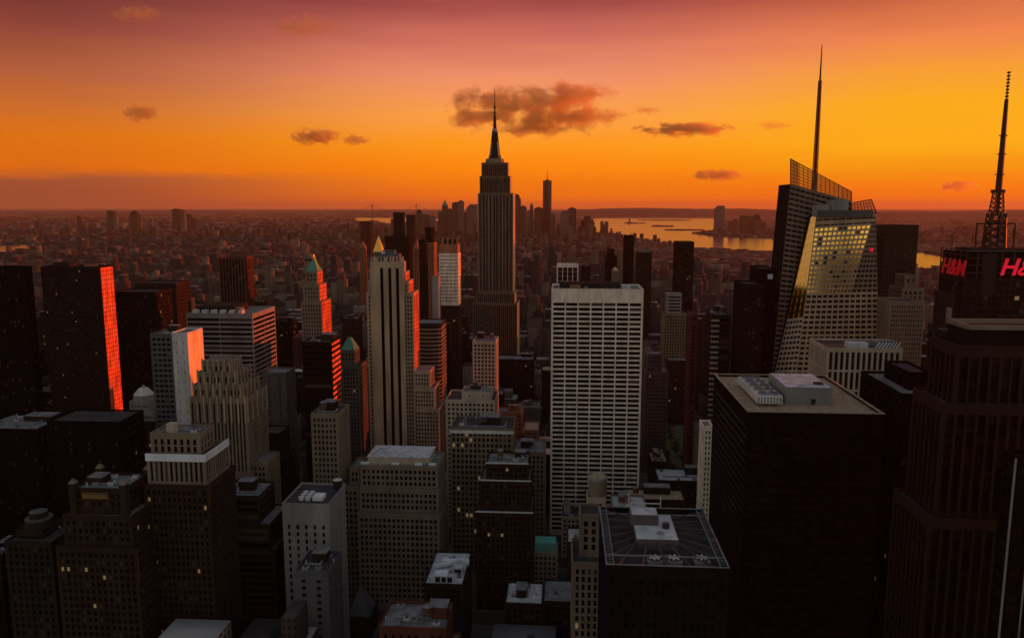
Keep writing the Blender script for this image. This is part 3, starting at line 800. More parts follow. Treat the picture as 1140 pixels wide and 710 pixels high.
def xlow(b, I):
    x0, x1, y0, y1, z, S, rf = I[0]
    m = b.part('penthouse'); m.box(x0 + 5, x1 - 9, y0 + 2.5, y0 + 10, z, z + 4.5, 'skywhite')
    for i in range(3): m.box(x0 + 6 + i * 3.4, x0 + 8.6 + i * 3.4, y0 + 2.4, y0 + 2.55, z + .8, z + 3.8, 'glass_mid')
    m = b.part('rooftop_duct'); m.box(x0 + 6, x0 + 22, y0 + 24, y0 + 28, z, z + 3, 'skywhite'); m.bar((x0 + 3, y0 + 20, z + 1.5), (x0 + 20, y0 + 26, z + 3.5), 1.6, 'skywhite')
    m = b.part('rooftop_unit'); m.box(x0 + 14, x0 + 20, y0 + 14, y0 + 19, z, z + 4, 'roof_pale'); m.box(x0 + 15, x0 + 19, y0 + 13.8, y0 + 14, z + 1, z + 3, 'metal_dark')
hero('office_building', 'low dark building with a three-windowed white penthouse on a grey roof', 405,
     [(472, 515, 651, 0, 42, st('dim', bay=2.8, lit=.01), 'roof_pale')], 690, extra=xlow, fine=True, kit=dict(n=4, tank=False, bulk=False))
# 37 white block with black roof
def x37(b, I):
    x0, x1, y0, y1, z, S, rf = I[0]
    for i in range(2):
        for j in range(3):
            m = b.part('roof_fan'); m.frustum(x0 + 8 + i * 3.6, y0 + 8 + j * 4, z, z + 2, 1.5, 1.5, 12, 'palestone')
    m = b.part('rooftop_unit'); m.box(x0 + 14.5, x0 + 20, y0 + 7, y0 + 14, z, z + 2.2, 'skywhite')
    m = b.part('water_tank'); m.frustum(x1 - 3, y1 - 5, z, z + 5, 2.4, 2.4, 14, 'dim'); m.frustum(x1 - 3, y1 - 5, z + 5, z + 6, 2.6, .6, 14, 'roof_pale')
hero('office_building', 'pale block with rows of fans on its black roof, left foreground', 395,
     [(314, 366, 562, 0, 32, st('lightgrey', bay=4.4, fl=4.1, wf=.3, hf=.6, top=11, lit=0), 'roof_dark')], 625, extra=x37, fine=True)
hero('office_building', 'grey tiled slab at the bottom edge with one column of dark windows', 350,
     [(327, 365, 638, 0, 24, st('bluegrey', bay=7, fl=3.6, wf=.28, hf=.45, top=3, lit=0), 'roof_dark')], 705, kit=dict(n=4, tank=False), fine=True)
def xtri(b, I):
    x0, x1, y0, y1, z, S, rf = I[0]
    b.part('pyramid_roof').pyr(x0 + 1, x1 - 1, y0 + 1, y1 - 1, z, z + 16, 'bluegrey', .04)
hero('office_building', 'low building topped by a steep blue-grey pyramid at the bottom edge', 430,
     [(383, 412, 688, 0, 20, st('dim', bay=3), 'roof_dark')], 700, extra=xtri)
# 38 left bottom
def x38(b, I):
    x0, x1, y0, y1, z, S, rf = I[0]
    m = b.part('lit_loggia'); m.box(x0 + 4, x0 + 17, y0 - .3, y0 - .05, z - 4.2, z - 1.2, 'ochre')
    for i in range(4):
        m = b.part('corner_turret'); xx = (x0, x1)[i % 2]; yy = (y0, y1)[i // 2]
        m.box(xx - 1.6, xx + 1.6, yy - 1.6, yy + 1.6, z - 14, z + 3.5, 'brown'); m.pyr(xx - 1.7, xx + 1.7, yy - 1.7, yy + 1.7, z + 3.5, z + 5.5, 'tan', .3)
hero('stepped_tower', 'dark brown stepped tower with corner turrets in the lower left', 340,
     [(82, 138, 545, 6, 22, st('brown', bay=3.2, lit=.012), 'roof_grey'), (70, 146, 575, 2, 30, st('brown', bay=3, lit=.02), 'roof_grey'), (62, 152, 610, 0, 36, st('brown', bay=3, lit=.012), 'roof_dark')], 700, extra=x38, kit=dict(n=5, tank=False), fine=True)
def x39(b, I):
    x0, x1, y0, y1, z, S, rf = I[0]
    cx, cy = (x0 + x1) / 2, (y0 + y1) / 2
    m = b.part('tiered_cap'); m.frustum(cx, cy, z, z + 4, 7, 6, 10, 'dim'); m.frustum(cx, cy, z + 4, z + 5, 6.4, 6.4, 10, 'grey'); m.frustum(cx, cy, z + 5, z + 8, 4.6, 4, 10, 'dim'); m.frustum(cx, cy, z + 8, z + 8.8, 4.4, 2, 10, 'grey')
hero('stepped_tower', 'very dark tower with a round tiered cap at the lower left edge', 350,
     [(18, 47, 592, 6, 16, st('dim', bay=3), 'roof_dark'), (5, 57, 604, 0, 26, st('dim', bay=3, lit=.004), 'roof_dark')], 690, extra=x39)
hero('office_building', 'low black building with bright roof gear at the left edge', 520,
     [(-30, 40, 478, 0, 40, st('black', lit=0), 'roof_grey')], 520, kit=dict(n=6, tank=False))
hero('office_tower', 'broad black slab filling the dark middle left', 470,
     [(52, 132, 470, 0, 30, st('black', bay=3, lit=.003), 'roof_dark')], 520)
hero('office_building', 'dark terraced glass building right of the white-banded one', 400,
     [(243, 288, 553, 6, 24, st('dim', bay=20, wf=.98, fl=4, hf=.6, mode='h', lit=0), 'roof_grey'), (240, 300, 584, 3, 30, st('dim', bay=20, wf=.98, fl=4, hf=.6, mode='h', lit=0), 'roof_grey'), (237, 306, 612, 0, 36, st('dim', bay=20, wf=.98, fl=4, hf=.6, mode='h', lit=0), 'roof_dark')], 640, kit=dict(n=3, tank=False))

# ------------------------------------------------------------------ black flat-roofed tower (right foreground)
YB = 322
b = Building('office_tower', 'massive black flat-roofed tower with a tan roof carrying a fan unit and a box', 'office tower', None, True)
bx0, bz = at(832.5, 461, YB); bx1, _ = at(985, 461, YB); by1 = YB + 74
b.block(bx0, bx1, YB, by1, 0, bz, st('black', bay=3.1, fl=3.7, wf=.97, hf=.5, mode='h', top=6, lit=0, t=.3, glass='x'), roof='roof_tan', parapet=1.0)
m = b.part('roof_rim')
for (a0, a1, c0, c1) in ((bx0 - .2, bx1 + .2, YB - .25, YB + 1.1), (bx0 - .2, bx1 + .2, by1 - 1.1, by1 + .2), (bx0 - .2, bx0 + 1.1, YB + 1.12, by1 - 1.12), (bx1 - 1.1, bx1 + .2, YB + 1.12, by1 - 1.12)):
    m.box(a0, a1, c0, c1, bz + 1.0, bz + 1.25, 'roof_tan')
def rp(px, py, z): return gnd(px, py, z)
h = 4.5
xa, ya = rp(844, 441, bz + h); xb, _ = rp(871, 441, bz + h); _, yb = rp(824, 419, bz + h)
m = fu_ = b.part('fan_unit'); m.box(xa, xb, ya, yb, bz + 1.2, bz + h, 'palestone')
for k in range(8): m.box(xa + (xb - xa) * k / 8 + .2, xa + (xb - xa) * k / 8 + .5, ya - .1, ya - .01, bz + 1.3, bz + h - .3, 'metal_dark')
for k in range(2):
    for j in range(5):
        q = b.part('fan', fu_); cx, cy = xa + (xb - xa) * (.28 + .44 * k), ya + (yb - ya) * (j + .5) / 5; r = min((xb - xa) * .2, (yb - ya) / 11)
        q.frustum(cx, cy, bz + h, bz + h + .9, r * 1.1, r, 16, 'metal'); q.frustum(cx, cy, bz + h + .9, bz + h + .95, r * .85, r * .85, 16, 'metal_dark')
h = 7.5
xa, ya = rp(875, 431, bz + h); xb, _ = rp(926, 431, bz + h); _, yb = rp(859, 415.5, bz + h)
m = b.part('machine_room'); m.box(xa, xb, ya, yb, bz - .1, bz + h, 'lightgrey'); m.box(xa + .4, xb - .4, ya + .4, yb - .4, bz + h, bz + h + .15, 'roof_pale')
b.part('door', m).box(xb - 9, xb - 7, ya - .12, ya - .01, bz, bz + 2.6, 'metal_dark')
m = b.part('roof_hatch', m); m.box(xb - 6, xb - 2.5, ya + 5, ya + 8, bz + h + .15, bz + h + 1, 'metal_dark')
m = b.part('roof_antenna'); m.bar((xa - 8, ya - 4, bz), (xa - 8, ya - 4, bz + 5), .25, 'palestone')
KEEP.append((797, 987, 600, YB)); b.finish()

# ------------------------------------------------------------------ truss-roofed tower (bottom centre)
YT = 250
b = Building('office_tower', 'dark tower with an open steel truss roof around a pale machine room', 'office tower', None, True)
tx0, tz = at(675, 628, YT); tx1, _ = at(812, 628, YT); ty1 = YT + 51
b.block(tx0, tx1, YT, ty1, 0, tz - 3, st('charcoal', bay=2.4, fl=3.8, wf=.45, hf=.6, lit=.001, mode='v', glass='x'), roof='roof_dark', parapet=.4)
m = b.part('roof_screen')
for (a0, a1, c0, c1) in ((tx0 - .1, tx1 + .1, YT - .1, YT + .4), (tx0 - .1, tx1 + .1, ty1 - .4, ty1 + .1), (tx0 - .1, tx0 + .4, YT + .41, ty1 - .41), (tx1 - .4, tx1 + .1, YT + .41, ty1 - .41)):
    m.box(a0, a1, c0, c1, tz - 2.95, tz, 'charcoal')
m = b.part('rim')
for (a0, a1, c0, c1) in ((tx0 - .2, tx1 + .2, YT - .2, YT + .35), (tx0 - .2, tx1 + .2, ty1 - .35, ty1 + .2), (tx0 - .2, tx0 + .35, YT + .36, ty1 - .36), (tx1 - .35, tx1 + .2, YT + .36, ty1 - .36)):
    m.box(a0, a1, c0, c1, tz, tz + .25, 'roof_grey')
m = b.part('rim_ladder')
for xx in (tx0 + 2.6, tx1 - 2.6):
    m.box(xx - .12, xx + .12, YT + 1, ty1 - 1, tz - .3, tz, 'metal')
    n = 30
    for k in range(n): m.box(min(xx, xx), xx + (2.2 if xx > (tx0 + tx1) / 2 else -2.2), YT + 1 + (ty1 - YT - 2) * k / n, YT + 1.15 + (ty1 - YT - 2) * k / n, tz - .25, tz - .1, 'metal')
mx, my = (tx0 + tx1) / 2, (YT + ty1) / 2
zr = tz - 3
xa, ya = rp(708, 600, zr + 4); xb, _ = rp(756, 600, zr + 4); _, yb = rp(703, 572, zr + 4)
m = b.part('machine_room'); m.box(xa, xb, ya, yb, zr, zr + 4, 'grey'); m.box(xa + .4, xb - .4, ya + .4, yb - .4, zr + 4, zr + 4.12, 'roof_pale')
x3, y3 = rp(702.5, 573, zr + 8); x4, _ = rp(733, 573, zr + 8)
m = b.part('upper_room'); m.box(x3, x4, y3, y3 + 8, zr + 4.13, zr + 8, 'grey'); m.box(x3 + .4, x4 - .4, y3 + .4, y3 + 7.6, zr + 8, zr + 8.12, 'roof_pale')
m = b.part('vent_stack'); m.frustum(x4 + 2.5, y3 - 2, zr + 4.12, zr + 6, 1.3, 1.3, 14, 'metal_dark'); m = b.part('round_vent'); m.frustum((xa + xb) / 2 + 1.5, ya + 5, zr + 4.12, zr + 4.8, 1.5, 1.2, 14, 'metal')
m = b.part('roof_truss')
for k in range(6):
    f = k / 5
    for side in (0, 1):
        p0 = ((xa, xb)[side], ya + (yb - ya) * f, zr + 2.6); p1 = ((tx0 + .5, tx1 - .5)[side], YT + 6 + (ty1 - YT - 8) * f, tz - .6)
        m.bar(p0, p1, .7, 'truss')
for k in range(5):
    f = k / 4
    m.bar((xa + (xb - xa) * f, ya, zr + 2.4), (tx0 + 4 + (tx1 - tx0 - 8) * f, YT + .6, tz - .7), .7, 'truss')
m.box(tx0 + .5, tx1 - .5, YT + 8, YT + 8.35, tz - .5, tz - .15, 'metal')
m.box(tx0 + .5, tx1 - .5, ty1 - 6, ty1 - 5.65, tz - .5, tz - .15, 'metal')
for px in (729, 750.5, 781):
    cx, cy = rp(px, 620.5, tz - .6); m = b.part('cooling_fan')
    m.box(cx - 2.6, cx + 2.6, cy - 2.6, cy + 2.6, zr, tz - .9, 'metal'); m.frustum(cx, cy, tz - .9, tz - .6, 2.4, 2.4, 18, 'metal_dark')
    for a in range(6):
        an = a * math.pi / 3 + .3; m.bar((cx, cy, tz - .5), (cx + 2.1 * math.cos(an), cy + 2.1 * math.sin(an), tz - .5), .5, 'roof_pale')
m = b.part('roof_crane'); m.box(mx - 9, mx + 4, ty1 + .5, ty1 + .8, tz + 1.5, tz + 1.8, 'palestone'); m.box(mx - 9, mx - 8.7, ty1 + .5, ty1 + .8, tz - 1, tz + 6, 'palestone'); m.box(mx + 3.7, mx + 4, ty1 + .5, ty1 + .8, tz - 1, tz + 4.5, 'palestone')
KEEP.append((660, 815, 705, YT)); b.finish()

# ------------------------------------------------------------------ crystal tower with mast
YC = 600
e = bpy.data.objects.new('skyscraper', None); scene.collection.objects.link(e)
cx0 = at(925, 300, YC)[0]; e.location = (cx0, YC + 30, 0)
tag(e, 'faceted crystal tower with slanted glass screens, painted gold reflections and a tall mast', 'office tower')
OFF = (cx0, YC + 30, 0)
def pt(px, py, Y):
    x, z = at(px, py, Y); return Vector((x, Y, z))
def facet(mw, mg, A, B, C, D, rows, cols, wf, hf, wallm, glassm, r=None, out=.35, lit=0):
    """A top-left, B top-right, C bottom-right, D bottom-left; glass sheet with mullions and spandrels standing proud"""
    n = (B - A).cross(D - A); n.normalize()
    if n.y > 0: n = -n
    q = lambda u, v: (A * (1 - u) + B * u) * (1 - v) + (D * (1 - u) + C * u) * v
    th = n * out
    def slab(u0, u1, v0, v1, m, o0=0, o1=1):
        p = [q(u0, v1), q(u1, v1), q(u1, v0), q(u0, v0)]
        mw.hexa([p[0] - th * .2, p[1] - th * .2, p[2] - th * .2, p[3] - th * .2, p[0] + th * o1, p[1] + th * o1, p[2] + th * o1, p[3] + th * o1], m)
    for i in range(rows):
        v0, v1 = i / rows, (i + 1) / rows; vm = v0 + (v1 - v0) * (1 - hf)
        slab(0, 1, v0, vm, wallm, o1=.85)
        for j in range(cols):
            u0, u1 = j / cols, (j + 1) / cols; d = (1 - wf) / 2 * (u1 - u0)
            gm = glassm if not r or r.random() > .12 else 'glass_mid'
            mg.quad(q(u0 + d, v1), q(u1 - d, v1), q(u1 - d, vm), q(u0 + d, vm), gm)
    for j in range(cols + 1):
        u = j / cols; d = (1 - wf) / 2 / cols
        if d > 0: slab(max(0, u - d), min(1, u + d), 0, 1, wallm)
wl, gl = MB(), MB(); rr_ = random.Random(3)
# front mass: north face and slanting corner facet, upper parts coloured as a warm reflection
A, Bq = pt(909, 240, YC + 9), pt(975, 238, YC + 9)
Cq, Dq = pt(979, 440, YC), pt(883, 440, YC)
def lerp(a, c, t): return a + (c - a) * t
g0, g1 = lerp(A, Dq, .06), lerp(Bq, Cq, .05)
gl_, gr_ = lerp(A, Dq, .425), lerp(Bq, Cq, .425)
gb = lerp(gl_, gr_, .63)
mid = lambda t: lerp(g0, g1, t)
# upper quarter: painted gold reflection left of the slanting line, dark beyond its edge
facet(wl, gl, A, Bq, g1, g0, 2, 8, .9, .3, 'limestone', 'glass_dark')
facet(wl, gl, g0, mid(.93), gb, gl_, 14, 12, .72, .56, 'limestone', 'gold_reflection', rr_)
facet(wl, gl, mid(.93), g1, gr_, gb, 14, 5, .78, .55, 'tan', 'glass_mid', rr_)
facet(wl, gl, gl_, gr_, Cq, Dq, 20, 13, .76, .52, 'limestone', 'glass_dark', rr_)
A2, D2 = pt(903, 242, YC + 13.3), pt(857, 440, YC + 19)
c0, c1 = lerp(A2, D2, .56), lerp(A, Dq, .56)
facet(wl, gl, A2, A, c1, c0, 13, 3, .8, .6, 'gold_reflection', 'gold_reflection')  # frames gold too, so the painted reflection fills the facet
nn_ = (A - A2).cross(c0 - A2).normalized(); nn_ = -nn_ if nn_.y > 0 else nn_
dd_ = (A - Vector((0, 0, CAMZ))).normalized(); rf_ = dd_ - 2 * dd_.dot(nn_) * nn_; print('REFL', math.degrees(math.atan2(rf_.x, rf_.y)), math.degrees(math.asin(rf_.z)))
nn_ = (Bq - A).cross(Dq - A).normalized(); rf_ = dd_ - 2 * dd_.dot(nn_) * nn_; print('REFL2', math.degrees(math.atan2(rf_.x, rf_.y)), math.degrees(math.asin(rf_.z)))
facet(wl, gl, c0, c1, Dq, D2, 15, 5, .8, .5, 'cream', 'glass_mid', rr_)
# core solid under the facets
zc = A.z
def core(x0t, x1t, x0b, x1b, y0, y1, z0, z1, m): wl.hexa([(x0b, y0, z0), (x1b, y0, z0), (x1b, y1, z0), (x0b, y1, z0), (x0t, y0, z1), (x1t, y0, z1), (x1t, y1, z1), (x0t, y1, z1)], m)
ins = .5
wl.hexa([Dq + Vector((ins, ins, 0)), Cq + Vector((-.1, ins, 0)), Vector((Cq.x - .1, YC + 60, Cq.z)), Vector((D2.x + ins, YC + 60, D2.z)), A + Vector((ins, ins, 0)), Bq + Vector((-.1, ins, 0)), Vector((Bq.x - .1, YC + 60, A.z)), Vector((A2.x + ins, YC + 60, A.z))], 'charcoal')
wl.hexa([Vector((D2.x + ins, D2.y + .6, D2.z)), Dq + Vector((ins, ins, 0)), Vector((Dq.x, YC + 50, Dq.z)), Vector((D2.x + ins, YC + 50, D2.z)), Vector((A2.x + ins, A2.y + .6, A2.z)), A + Vector((ins, ins, 0)), Vector((A.x, YC + 50, A.z)), Vector((A2.x + ins, YC + 50, A2.z))], 'charcoal')
wl.hexa([(D2.x, D2.y, 0), (Dq.x, YC, 0), (Cq.x, YC, 0), (Cq.x, YC + 60, 0), D2, Dq, Cq, Vector((Cq.x, YC + 60, Cq.z))], 'dim')
# rear taller mass
YR = YC + 24
E1, E2 = pt(880, 205, YR), pt(948, 224, YR)
F1, F2 = pt(857, 440, YR), pt(948, 440, YR)
facet(wl, gl, E1, E2, F2, F1, 42, 12, .9, .5, 'tan', 'glass_dark', rr_)
wl.hexa([F1 + Vector((.2, .6, 0)), F2 + Vector((0, .6, 0)), F2 + Vector((0, 34, 0)), F1 + Vector((.2, 34, 0)), E1 + Vector((.2, .6, 0)), E2 + Vector((0, .6, 0)), E2 + Vector((0, 34, 0)), E1 + Vector((.2, 34, 0))], 'charcoal')
wl.obj('wall', e, OFF); go_ = gl.obj('window', e, OFF); go_['kind'] = 'stuff'
# slanted open glass screens
def screen(name, P, rows, cols, m='steel_red', glass=True):
    mb = MB(); A_, B_, C_, D_ = P
    q = lambda u, v: (A_ * (1 - u) + B_ * u) * (1 - v) + (D_ * (1 - u) + C_ * u) * v
    for i in range(rows + 1): mb.bar(q(0, i / rows), q(1, i / rows), .55 if i in (0, rows) else .35, m)
    for j in range(cols + 1): mb.bar(q(j / cols, 0), q(j / cols, 1), .55 if j in (0, cols) else .35, m)
    mb.obj(name, e, OFF)
    if glass:
        mg = MB(); nn = Vector((0, .08, 0))
        for i in range(rows):
            for j in range(cols):
                mg.quad(q((j + .05) / cols, (i + .9) / rows) + nn, q((j + .95) / cols, (i + .9) / rows) + nn, q((j + .95) / cols, (i + .1) / rows) + nn, q((j + .05) / cols, (i + .1) / rows) + nn, 'glasstint')
        mg.obj('screen_glass', e, OFF)
gt = mat('glasstint', (.16, .05, .03), .2, 0, .4, 0)
gtn = gt.node_tree; bs = gtn.nodes['Principled BSDF']; bs.inputs['Alpha'].default_value = .5
screen('glass_screen', (pt(880, 177, YR), pt(948, 213.5, YR), pt(948, 224, YR), pt(880, 205, YR)), 7, 14)
screen('glass_screen', (pt(880, 177, YR), pt(888, 182, YR + 28), pt(888, 208, YR + 28), pt(880, 205, YR)), 7, 5)
screen('glass_screen', (pt(948, 226, YC + 14), pt(970, 222, YC + 14), pt(976, 237.5, YC + 14), pt(948, 237.5, YC + 14)), 4, 7)
mb = MB(); zr2 = A.z
for (l, r_, v, ya_, yb_, mm) in ((908, 924, 228, 8, 16, 'lightgrey'), (926, 945, 222.5, 10, 22, 'lightgrey'), (912, 972, 234, 6, 12, 'grey')):
    x0, z = at(l, v, YC + ya_); x1, _ = at(r_, v, YC + ya_); mb.box(x0, x1, YC + ya_, YC + yb_, zr2 - 1, z, mm)
mb.obj('rooftop_unit', e, OFF)
# lattice mast
sx, sz0 = at(907.5, 190, YC + 34); _, szt = at(912, 50, YC + 34)
def mastseg(name, cx, cy, z0, z1, w0, w1, n, m):
    mb = MB()
    cs = [(-1, -1), (1, -1), (1, 1), (-1, 1)]
    P_ = lambda k, f: Vector((cx + cs[k][0] * (w0 + (w1 - w0) * f) / 2, cy + cs[k][1] * (w0 + (w1 - w0) * f) / 2, z0 + (z1 - z0) * f))
    th = max(.22, w0 * .12)
    for k in range(4):
        mb.bar(P_(k, 0), P_(k, 1), th, m)
        for i in range(n):
            mb.bar(P_(k, i / n), P_((k + 1) % 4, (i + 1) / n), th * .6, m); mb.bar(P_(k, i / n), P_((k + 1) % 4, i / n), th * .6, m)
    return mb
mb = mastseg('mast', sx, YC + 34, sz0 - 25, sz0 + (szt - sz0) * .72, 3.4, 1.7, 26, 'steel_red')
mb.frustum(sx, YC + 34, sz0 - 25, sz0 + (szt - sz0) * .75, .9, .55, 8, 'steel_red'); mb.obj('mast', e, OFF)
mb = MB().frustum(sx, YC + 34, sz0 + (szt - sz0) * .72, szt, .75, .3, 8, 'steel_red'); mb.obj('mast_tip', e, OFF)
mb = MB(); x_, z_ = at(970, 278, YC - .6); mb.frustum(x_, YC - .5, z_ - 1.2, z_ + 1.2, 1.2, 1.2, 10, 'sign_red'); mb.obj('sign', e, OFF)
FOOT.append((D2.x - 4, Cq.x + 2, YC - 2, YC + 62)); KEEP.append((856, 981, 418, YC))

# ------------------------------------------------------------------ media tower with red letters and broadcast mast (right edge)
YN = 470
b = Building('office_tower', 'dark tower at the right edge with red sign letters and a broadcast mast', 'office tower', None, True)
nx0, nz = at(1076, 279, YN); nx1, _ = at(1185, 279, YN); ny1 = YN + 30
b.block(nx0, nx1, YN, ny1, 0, nz - 17, st('darkbrown', bay=3.4, fl=3.9, wf=.8, hf=.6, lit=.006, top=1.5), roof='roof_dark')
x5_, z5 = at(1062, 330, YN + 6)
b.block(x5_, nx0 - .1, YN + 6, ny1, 0, z5, st('brown', bay=3, wf=.5, hf=.9, mode='v', lit=.002), faces='NE')
m = b.part('sign_frame')
for xx in np.linspace(nx0, nx1, 9): m.box(xx - .3, xx + .3, YN - .2, YN + .3, nz - 17, nz, 'steel_red')
for zz in np.linspace(nz - 17, nz, 5)[1:]: m.box(nx0, nx1, YN - .25, YN + .2, zz - .3, zz + .2, 'steel_red' if zz < nz - 1 else 'grey')
for yy in np.linspace(YN, ny1, 6): m.box(nx0 - .3, nx0 + .3, yy - .3, yy + .3, nz - 17, nz, 'steel_red')
for zz in np.linspace(nz - 17, nz, 7)[1:]: m.box(nx0 - .25, nx0 + .2, YN, ny1, zz - .25, zz + .2, 'steel_red')
m = b.part('sign_backing'); m.box(nx0 + .8, nx1 - 1, YN + .5, YN + 1, nz - 16.5, nz - 1, 'black'); m.box(nx0 + .5, nx0 + .9, YN + 1.2, ny1 - 1, nz - 16.5, nz - 1, 'black')
m = b.part('penthouse'); m.box(nx0 + 6, nx1 - 6, YN + 5, ny1 - 4, nz - 17, nz + 1, 'dim'); m.frustum(nx0 + 14, YN + 4, nz - 26, nz - 2, 5.5, 5.5, 20, 'brown')
mxx, _ = at(1106, 277, YN + 14); my_ = YN + 14
zt_ = at(1121, 80, my_)[1]
zz0 = nz - 2; zA = at(1108, 240, my_)[1]; zB = at(1112, 215, my_)[1]; zC = at(1119, 112, my_)[1]
q = mastseg('m', mxx, my_, zz0, zA, 9, 7, 5, 'steel_red'); b.parts.append(('mast_base', q, None))
for zz in np.linspace(zz0 + 3, zA, 6):
    m = b.part('antenna_array')
    for a in range(8):
        an = a * math.pi / 4; m.box(mxx + 5 * math.cos(an) - .5, mxx + 5 * math.cos(an) + .5, my_ + 5 * math.sin(an) - .5, my_ + 5 * math.sin(an) + .5, zz - 1.3, zz + 1.3, 'steel_red')
    m.frustum(mxx, my_, zz - .2, zz + .2, 5.4, 5.4, 12, 'steel_red')
q = mastseg('m', mxx, my_, zA, zB, 6, 4, 5, 'steel_red'); b.parts.append(('mast', q, None)); q.frustum(mxx, my_, zA, zB, 1.5, 1.3, 8, 'steel_red')
q = b.part('mast_tube'); q.frustum(mxx, my_, zB, zB + 2, 4, 4, 12, 'steel_red'); q.frustum(mxx, my_, zB, zC, 1.9, 1.1, 10, 'steel_red')
for f in (.2, .42, .62): q.frustum(mxx, my_, zB + (zC - zB) * f, zB + (zC - zB) * f + .5, 2.9 - f, 2.9 - f, 10, 'steel_red')
q = b.part('mast_tip'); q.frustum(mxx, my_, zC, zt_, .45, .25, 6, 'steel_red')
for f in np.linspace(.05, 1, 9): q.frustum(mxx, my_, zC + (zt_ - zC) * f - .9, zC + (zt_ - zC) * f, 1.0, .9, 8, 'steel_red')
xl, zl = at(1087, 249, my_); xr, _ = at(1131, 249, my_)
m = b.part('gantry'); m.box(xl, xr, my_ - .4, my_ + .4, zl - .5, zl + .4, 'steel_red'); m.box(xl, xl + .7, my_ - .4, my_ + .4, nz - 2, zl - .5, 'steel_red'); m.box(xr - .7, xr, my_ - .4, my_ + .4, nz - 2, zl - .5, 'steel_red')
ex, ez = at(1059, 266, YN + 20)
m = b.part('whip_antenna'); m.box(nx0 + 1, nx0 + 1.4, YN + 20, YN + 20.4, nz - 1, nz + 9, 'steel_red'); m.box(nx0 - .5, nx0 + 3, YN + 20, YN + 20.4, nz + 5, nz + 5.4, 'steel_red')
KEEP.append((1050, 1145, 355, YN)); be = b.finish()
def text(txt, size, loc, rot, name='sign_letters', m='sign_red', shear=.25, ext=.25, wf=1.0):
    c = bpy.data.curves.new(name, 'FONT'); c.body = txt; c.size = size; c.extrude = ext; c.shear = shear; c.offset = size * .018
    c.materials.append(M[m]); o = bpy.data.objects.new(name, c); scene.collection.objects.link(o)
    o.location = loc; o.rotation_euler = rot; o.parent = be; o.scale = (wf, 1, 1)
    dg = bpy.context.evaluated_depsgraph_get(); me = bpy.data.meshes.new_from_object(o.evaluated_get(dg)); me.name = name
    bpy.data.objects.remove(o); o = bpy.data.objects.new(name, me); scene.collection.objects.link(o)
    o.location = loc; o.rotation_euler = rot; o.parent = be; o.scale = (wf, 1, 1)
    return o
lx, lz = at(1112, 306, YN - .5)
ox, oy = be.location.x, be.location.y
text('H&M', 13.5, (lx - ox, YN - .6 - oy, lz), (math.pi / 2, 0, 0))
_, lz2 = at(1060, 303, YN + 15)
text('H&M', 13, (nx0 - .6 - ox, ny1 - 3 - oy, lz2 - 1), (math.pi / 2, 0, -math.pi / 2), m='sign_dim')

# near right tower with piers
S30 = st('fin', bay=3.6, fl=3.9, wf=.76, hf=.9, mode='v', lit=0, t=1.0, top=3, sp='black', glass='x')
def x30(b, I):
    x0, x1, y0, y1, z, S, rf = I[0]
    m = b.part('rim_band'); m.box(x0 - .6, x1 + .6, y0 - .7, y0 + .4, z + .4, z + 2, 'tan'); m.box(x0 - .6, x0 + .5, y0 + .42, y1 + .3, z + .4, z + 2, 'tan'); m.box(x0 + .5, x1, y1 - .6, y1 + .3, z + .4, z + 2, 'tan')
    m = b.part('corner_finial'); m.box(x0 - .8, x0 + .6, y1 - 1, y1 + .4, z + 2, z + 6, 'tan')
    m = b.part('penthouse'); m.box(x0 + 5, x1 - 3, y0 + 7, y1 - 6, z - 1, z + 1.2, 'brown')
hero('office_tower', 'closest dark ribbed tower with a pale tan rim cut by the right edge', 275,
     [(1080, 1230, 368, 4, 16, st('charcoal', bay=4.2, fl=4, wf=.75, hf=.75, top=6, lit=.002), 'rust'), (1066, 1240, 388, 2, 20, S30, 'roof_dark'), (1050, 1250, 452, 0, 24, S30, 'roof_dark'), (1034, 1260, 580, -3, 30, S30, 'roof_dark')], 640, extra=x30, fine=True, raw=True)
def x30b(b, I):
    x0, x1, y0, y1, z, S, rf = I[0]
    m = b.part('corner_strip'); m.box(x0 - .35, x0 + .1, y0 - .35, y0 + .05, 60, z + .5, 'lightgrey'); m.box(x0 + 5, x0 + 5.3, y0 - .35, y0 - .05, 60, z - 14, 'lightgrey')
hero('office_tower', 'black tower with thin pale vertical strips in the lower right corner', 215,
     [(1131, 1330, 512, 0, 6, st('black', lit=0, wf=.9, glass='x'), 'black')], 705, extra=x30b, raw=True)
hero('office_building', 'grey gridded block between the fine-patterned tower and the ribbed right tower', 430,
     [(1034, 1078, 372, 0, 24, st('dim', bay=3.6, fl=5, wf=.7, hf=.7, lit=0), 'roof_grey')], 450, kit=dict(n=3, tank=False))
